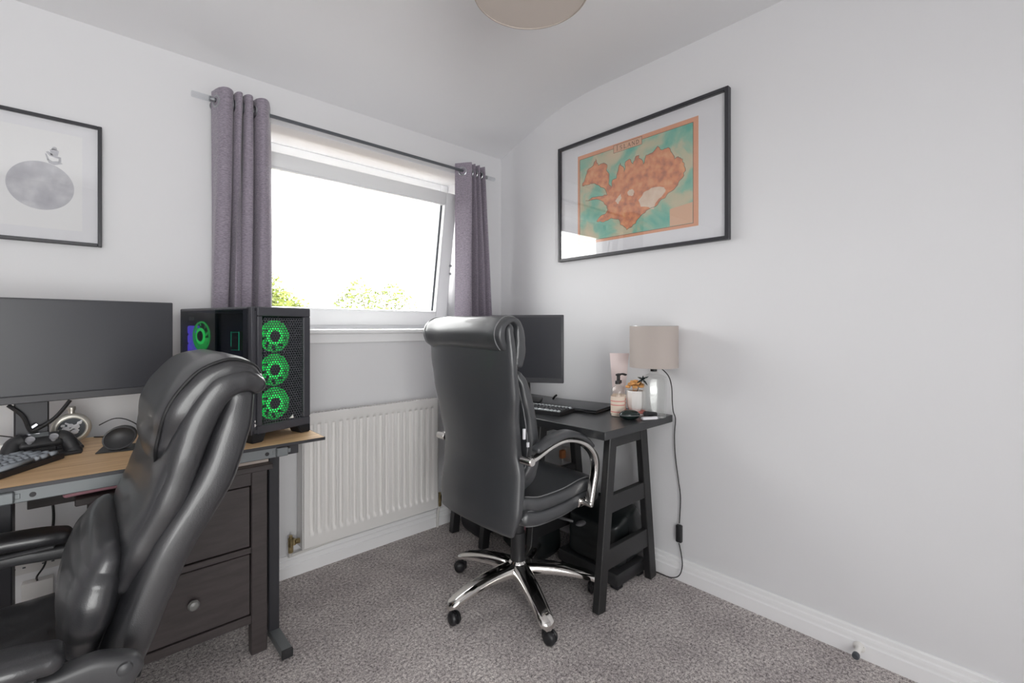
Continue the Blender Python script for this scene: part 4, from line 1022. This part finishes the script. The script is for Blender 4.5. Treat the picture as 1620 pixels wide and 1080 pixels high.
b = B(); b.pad([(-.12, .06), (-.13, .13), (-.12, .2)], .10, .03, e=.5, n=28, cap=.02, wr=.006, seed=4); b.obj('front_pocket', 'baglea', rk)
sb = thing('storage_bag', 'low black bag on the carpet under the far trestle', 'bag', (1.80, 2.088, 0))
b = B(); b.pad([(-.16, .11), (0, .12), (.15, .11)], .10, .10, e=.5, n=36, cap=.05, wr=.01, seed=6); b.obj('body', 'case_dark', sb)
b = B(); b.tube([(-.1, -.05, .21), (-.05, -.06, .25), (.05, -.06, .25), (.1, -.05, .21)], .008, 8, 5); b.obj('handle', 'case_dark', sb)

# door stop on the right baseboard
ds = thing('door_stop', 'white door stop with black rubber tip on the right baseboard', 'door stop', (2.061, .372, .040))
b = B(); b.lathe([(0, 0), (.019, 0), (.019, .003), (.012, .007), (.0095, .010), (.0085, .050), (0, .050)], (0, 0, 0), (-1, 0, -.12), 22); b.obj('stem', 'white', ds)
b = B(); b.lathe([(0, .046), (.0105, .046), (.0115, .052), (.0115, .060), (.009, .064), (0, .064)], (0, 0, 0), (-1, 0, -.12), 20); b.obj('rubber_tip', 'seal', ds)
b = B()
for a in (.6, 2.7, 4.8): b.ball((-.004, .0145*math.cos(a), .0145*math.sin(a)), .0022, (1, 1, 1), 8, 6)
b.obj('screws', 'seal', ds)
# ================================================================== OFFICE CHAIRS
def star_base(ch, ang0, tip, m_arm, hub_z, col_top):
    """five-armed base with twin-wheel casters and gas column"""
    b = B(); b.lathe([(0, hub_z-.045), (.046, hub_z-.045), (.050, hub_z-.02), (.046, hub_z+.012), (.036, hub_z+.026), (0, hub_z+.026)], (0, 0, 0), n=28)
    bs = b.obj('base_hub', m_arm, ch)
    for k in range(5):
        a = ang0+k*2*PI/5; d = Vector((math.cos(a), math.sin(a), 0)); n = Vector((-d.y, d.x, 0))
        b = B(); bm = b.bm; rings = []
        for f in [i/12 for i in range(13)]:
            r = .025+(tip-.025)*f; zt = hub_z+.016-.006*f-.052*f**2.2; zb = zt-.046+.018*f; w = .040-.010*f
            if f > .93: zt -= .004
            prof_ = [(-w, zb+.004), (-w*1.0, zt-.014), (-w*.80, zt-.003), (-w*.4, zt), (w*.4, zt), (w*.80, zt-.003), (w, zt-.014), (w, zb+.004), (w*.75, zb), (-w*.75, zb)]
            rings.append([bm.verts.new(d*r+n*x+Vector((0, 0, z))) for x, z in prof_])
        c = d*(tip+.012); zt = hub_z-.056; rings.append([bm.verts.new(c+n*x*.55+Vector((0, 0, z))) for x, z in [(-.022, zt-.020), (-.022, zt-.010), (-.018, zt-.004), (-.009, zt-.002), (.009, zt-.002), (.018, zt-.004), (.022, zt-.010), (.022, zt-.020), (.017, zt-.024), (-.017, zt-.024)]])
        for A, C in zip(rings, rings[1:]):
            for i in range(10): bm.faces.new((A[i], A[(i+1) % 10], C[(i+1) % 10], C[i]))
        bm.faces.new(rings[0]); bm.faces.new(rings[-1][::-1]); bmesh.ops.recalc_face_normals(bm, faces=bm.faces[:])
        b.obj('base_arm', m_arm, ch, ang=50)
        # caster: stem, hood and two wheels; every caster trails its own way
        ca = a+[.9, 1.6, .7, 1.2, 2.0][k]; t = Vector((math.cos(ca), math.sin(ca), 0)); ax = Vector((-t.y, t.x, 0)); p = d*(tip-.008); wc = p+t*.014+Vector((0, 0, .0265))
        b = B(); b.cyl(p+Vector((0, 0, .045)), p+Vector((0, 0, hub_z-.06)), .0065, n=10)
        b.box((-.03, -.0065, .01), (.028, .0065, .05), .006, Matrix.Translation(p+t*.008) @ Matrix.Rotation(ca, 4, 'Z'))
        co = b.obj('caster', 'caster', ch)
        for sg in (-1, 1):
            w = B(); w.lathe([(0, .024), (.012, .0235), (.020, .021), (.0255, .014), (.0265, .007), (.024, .005), (0, .005)], wc, ax*sg, 24); w.obj('wheel', 'caster', co)
    b = B(); b.cyl((0, 0, hub_z+.02), (0, 0, hub_z+.15), .034, .032, 24, .002); b.cyl((0, 0, hub_z+.15), (0, 0, col_top), .027, n=20); b.obj('gas_column', 'plastic', ch)

def pipe_parts(name, frs, m_, ch, r=.003, th=35, e=.5, cap=.018):
    for fr in frs:
        for sd in (-1, 1):
            b = B(); b.piping(fr, r, th, e, (sd,), 0, cap); b.obj(name, m_, ch)
def sweep_bar(b, pts, w, t, y0, k=7, e=.6, cap=.006):
    return b.pad(pts, w, t, e=e, n=16, cap=cap, k=k, y0=y0)

# ------------------------------------------------------------------ right chair (faces the trestle desk, +x)
c2 = thing('office_chair', 'high-backed black leather office chair with chrome arms, seen from behind at the trestle desk', 'chair', (1.425, 1.500, 0))
O2 = 1.425
def w2x(P): return [(p[0]-O2,)+tuple(p[1:]) for p in P]
star_base(c2, math.radians(101.5), .342, 'chrome', .135, .40)
b = B(); b.box((-.10, -.09, .375), (.13, .09, .415), .012, seg=2); b.box((-.16, -.03, .385), (-.08, .03, .41), .004); b.obj('tilt_mechanism', 'plastic', c2)
b = B(); b.tube([(.05, -.09, .385), (.08, -.20, .378), (.10, -.235, .372)], .006, 8, 5); b.ball((.12, -.26, .365), .022, (1.3, .8, .45), 14, 8); b.obj('tilt_lever', 'armplastic', c2)
# seat
b = B(); b.pad(w2x([(1.245, .462), (1.32, .448), (1.45, .448), (1.58, .462), (1.665, .455)]), .255, .038, e=.42, cap=.03, wr=.002, seed=1); fr1 = b.fr; b.obj('seat_base', 'leather2', c2)
b = B(); b.pad(w2x([(1.250, .512), (1.32, .502), (1.45, .506), (1.58, .520), (1.655, .502)]), [.235, .255, .262, .262, .250], .036, e=.40, cap=.035, wr=.003, seed=5); fr2 = b.fr; b.obj('seat_cushion', 'leather2', c2)
pipe_parts('seat_piping', (fr2,), 'piping', c2, .0022, 32, .40, .033); pipe_parts('seat_piping', (fr1,), 'piping', c2, .0022, 30, .42, .028)
# back shell
b = B(); shp = w2x([(1.162, .425), (1.173, .50), (1.188, .62), (1.181, .72), (1.164, .82), (1.146, .95), (1.134, 1.08), (1.131, 1.19)])
b.pad(shp, [.236, .254, .250, .236, .246, .266, .270, .262], [.014, .026, .030, .030, .028, .026, .024, .022], e=.48, wing=[-.02, -.024, -.026, -.026, -.026, -.024, -.018, -.012], n=48, cap=.02, wr=.002, seed=3)
b.obj('back_shell', 'leather2', c2)
b = B(); b.pad(w2x([(1.235, .60), (1.270, .66), (1.276, .76), (1.253, .88), (1.230, .97), (1.214, 1.005)]), [.215, .24, .245, .245, .238, .225], [.024, .030, .032, .030, .026, .02], e=.42, wing=-.012, cap=.02, wr=.006, seed=7); f3 = b.fr; b.obj('back_cushion', 'leather2', c2)
b = B(); b.pad(w2x([(1.262, .565), (1.298, .62), (1.306, .72), (1.284, .83), (1.250, .92), (1.230, .975)]), [.19, .215, .225, .222, .21, .18], [.026, .032, .034, .030, .024, .016], e=.45, wing=-.010, cap=.02, wr=.008, seed=8); f4 = b.fr; b.obj('front_cushion', 'leather2', c2)
pipe_parts('back_piping', (f3, f4), 'piping', c2, .0026, 35, .43)
# rolled headrest
hp = w2x([(1.128, 1.125), (1.108, 1.150), (1.105, 1.185), (1.125, 1.215), (1.160, 1.226), (1.190, 1.210), (1.204, 1.165), (1.208, 1.11), (1.203, 1.058)])
b = B(); b.pad(hp, [.250, .256, .258, .258, .258, .256, .254, .252, .246], [.016, .021, .023, .020, .018, .022, .031, .035, .030], e=.42, n=44, cap=.018, wr=.005, seed=12); f5 = b.fr; b.obj('headrest', 'leather2', c2)
pipe_parts('headrest_piping', (f5,), 'piping', c2, .0028, 38, .42, .016)
# label flags on the shell edge
for q in ((1.212, .775, .815), (1.232, .742, .760)): B().box((q[0]-O2, -.256, q[1]), (q[0]+.010-O2, -.248, q[2]), .001).obj('care_label', 'mount', c2)
for sg in (-1, 1):
    yb = sg*.288
    b = B(); sweep_bar(b, w2x([(1.205, .700), (1.25, .712), (1.33, .738), (1.41, .746), (1.49, .728), (1.555, .694), (1.600, .645), (1.607, .590), (1.590, .520), (1.568, .450)]), .019, [.009, .009, .009, .009, .010, .012, .015, .017, .017, .015], yb); b.obj('arm_bar', 'chrome', c2)
    b = B(); sweep_bar(b, w2x([(1.248, .738), (1.33, .764), (1.41, .772), (1.475, .758), (1.530, .732), (1.575, .698)]), [.022, .027, .028, .027, .025, .02], [.013, .017, .016, .013, .011, .009], yb, e=.65, cap=.012); b.obj('armrest_pad', 'leather2', c2)
    b = B(); b.cyl((1.207-O2, sg*.250, .700), (1.207-O2, sg*.308, .700), .016, n=20, bev=.003); b.obj('arm_bolt', 'chrome', c2)
    b = B(); b.cyl((1.566-O2, sg*.240, .452), (1.566-O2, sg*.306, .452), .014, n=18, bev=.003); b.box((1.535-O2, sg*.245-.012, .430), (1.60-O2, sg*.245+.03, .470), .008, seg=2); b.obj('arm_bracket', 'chrome', c2)

# ------------------------------------------------------------------ left chair in the foreground (faces left, -x)
c1 = thing('office_chair', 'large black leather office chair in the left foreground, seen from its side', 'chair', (-.15, 1.435, 0), PI-math.radians(0))
O1 = -.15
def w1x(P): return [(O1-p[0],)+tuple(p[1:]) for p in P]
star_base(c1, math.radians(20), .31, 'plastic', .12, .40)
b = B(); b.box((-.12, -.11, .37), (.12, .11, .41), .012, seg=2); b.box((-.17, -.05, .375), (-.1, .05, .40), .006); b.obj('tilt_mechanism', 'plastic', c1)
b = B(); b.pad(w1x([(.02, .440), (-.10, .428), (-.28, .430), (-.42, .440), (-.50, .425)]), .255, .045, e=.42, cap=.035, wr=.003, seed=21); g1 = b.fr; b.obj('seat_base', 'leather', c1)
b = B(); b.pad(w1x([(.01, .500), (-.10, .488), (-.28, .492), (-.42, .504), (-.485, .485)]), .245, .040, e=.45, cap=.04, wr=.006, seed=22); b.obj('seat_cushion', 'leather', c1)
pipe_parts('seat_piping', (g1,), 'stitch', c1, .003, 33, .42, .033)
# rear shell (thick roll), middle roll, front pad, headrest, lumbar cushion
b = B(); b.pad(w1x([(.020, .36), (.038, .47), (.078, .59), (.133, .73), (.208, .86), (.246, .97), (.262, 1.04)]), [.215, .245, .255, .258, .258, .255, .245], [.034, .042, .047, .049, .051, .048, .040], e=.50, n=44, cap=.025, wr=.003, seed=31); s1 = b.fr; b.obj('back_shell', 'leather', c1, ang=60)
pipe_parts('shell_seam', (s1,), 'stitch', c1, .0035, 57, .50, .02)
b = B(); b.pad(w1x([(.058, .672), (.086, .74), (.134, .84), (.160, .93), (.186, 1.005), (.222, 1.060), (.266, 1.076), (.296, 1.064)]), [.215, .240, .252, .256, .258, .258, .254, .245], [.024, .034, .040, .043, .044, .044, .040, .030], e=.50, n=44, cap=.02, wr=.005, seed=33); s2 = b.fr; b.obj('middle_roll', 'leather', c1, ang=60)
b = B(); b.pad(w1x([(.078, .712), (.092, .76), (.124, .83), (.148, .90), (.165, .96), (.185, 1.02)]), [.21, .232, .242, .246, .246, .235], [.034, .038, .042, .042, .040, .034], e=.5, n=40, cap=.025, wr=.004, seed=35); b.obj('front_pad', 'leather', c1, ang=60)
b = B(); b.pad(w1x([(.130, .888), (.140, .945), (.158, 1.015), (.193, 1.072), (.235, 1.100), (.272, 1.096), (.294, 1.078)]), [.165, .222, .245, .250, .250, .246, .236], [.024, .044, .050, .046, .038, .032, .024], e=.55, n=44, cap=.02, wr=.004, seed=37); s3 = b.fr; b.obj('headrest', 'leather', c1, ang=60)
for sd in (-1, 1): B().tube([Vector((c.x, 0, c.z))+N*(-tt*.68)+Vector((0, sd*ww*.93, 0)) for c, T_, N, ww, tt, wg in s3], .0042, 8).obj('headrest_piping', 'stitch', c1)
b = B(); b.pad(w1x([(-.004, .585), (.003, .62), (.011, .655), (.020, .69), (.029, .715)]), [.222, .240, .242, .236, .222], [.044, .052, .053, .049, .040], e=.68, n=52, cap=.048, k=8, wr=.001, seed=39); s4 = b.fr; b.obj('lumbar_cushion', 'leather', c1, ang=60)
b = B(); b.tube([(O1+.005, y, .563-.02*(y/.2)**2*0) for y in [-.17+.34*i/16 for i in range(17)]], .0035, 6); b.obj('lumbar_piping', 'piping', c1)
for sg in (-1, 1):
    yb = sg*.318
    b = B(); sweep_bar(b, w1x([(.050, .562), (.015, .583), (-.05, .592), (-.16, .600), (-.28, .598), (-.38, .57), (-.41, .51), (-.37, .46), (-.28, .44)]), .023, [.034, .028, .017, .014, .014, .015, .016, .016, .016], yb, e=.5, cap=.03); b.obj('arm_rail', 'armplastic', c1)
    b = B(); sweep_bar(b, w1x([(-.045, .634), (-.10, .642), (-.22, .648), (-.33, .640), (-.38, .622)]), [.036, .044, .046, .044, .036], .019, yb, e=.6, cap=.02); b.obj('armrest_pad', 'leather', c1)
    b = B(); b.box((O1+.06, yb-.03, .611), (O1+.36, yb+.03, .622), .003); b.obj('pad_plate', 'armplastic', c1)
    b = B(); b.lathe([(0, .008), (.007, .0075), (.011, .005), (.012, 0), (0, 0)], (O1-.052, yb+sg*.022, .578), (0, sg, 0), 24); b.obj('arm_bolt', 'armplastic', c1)
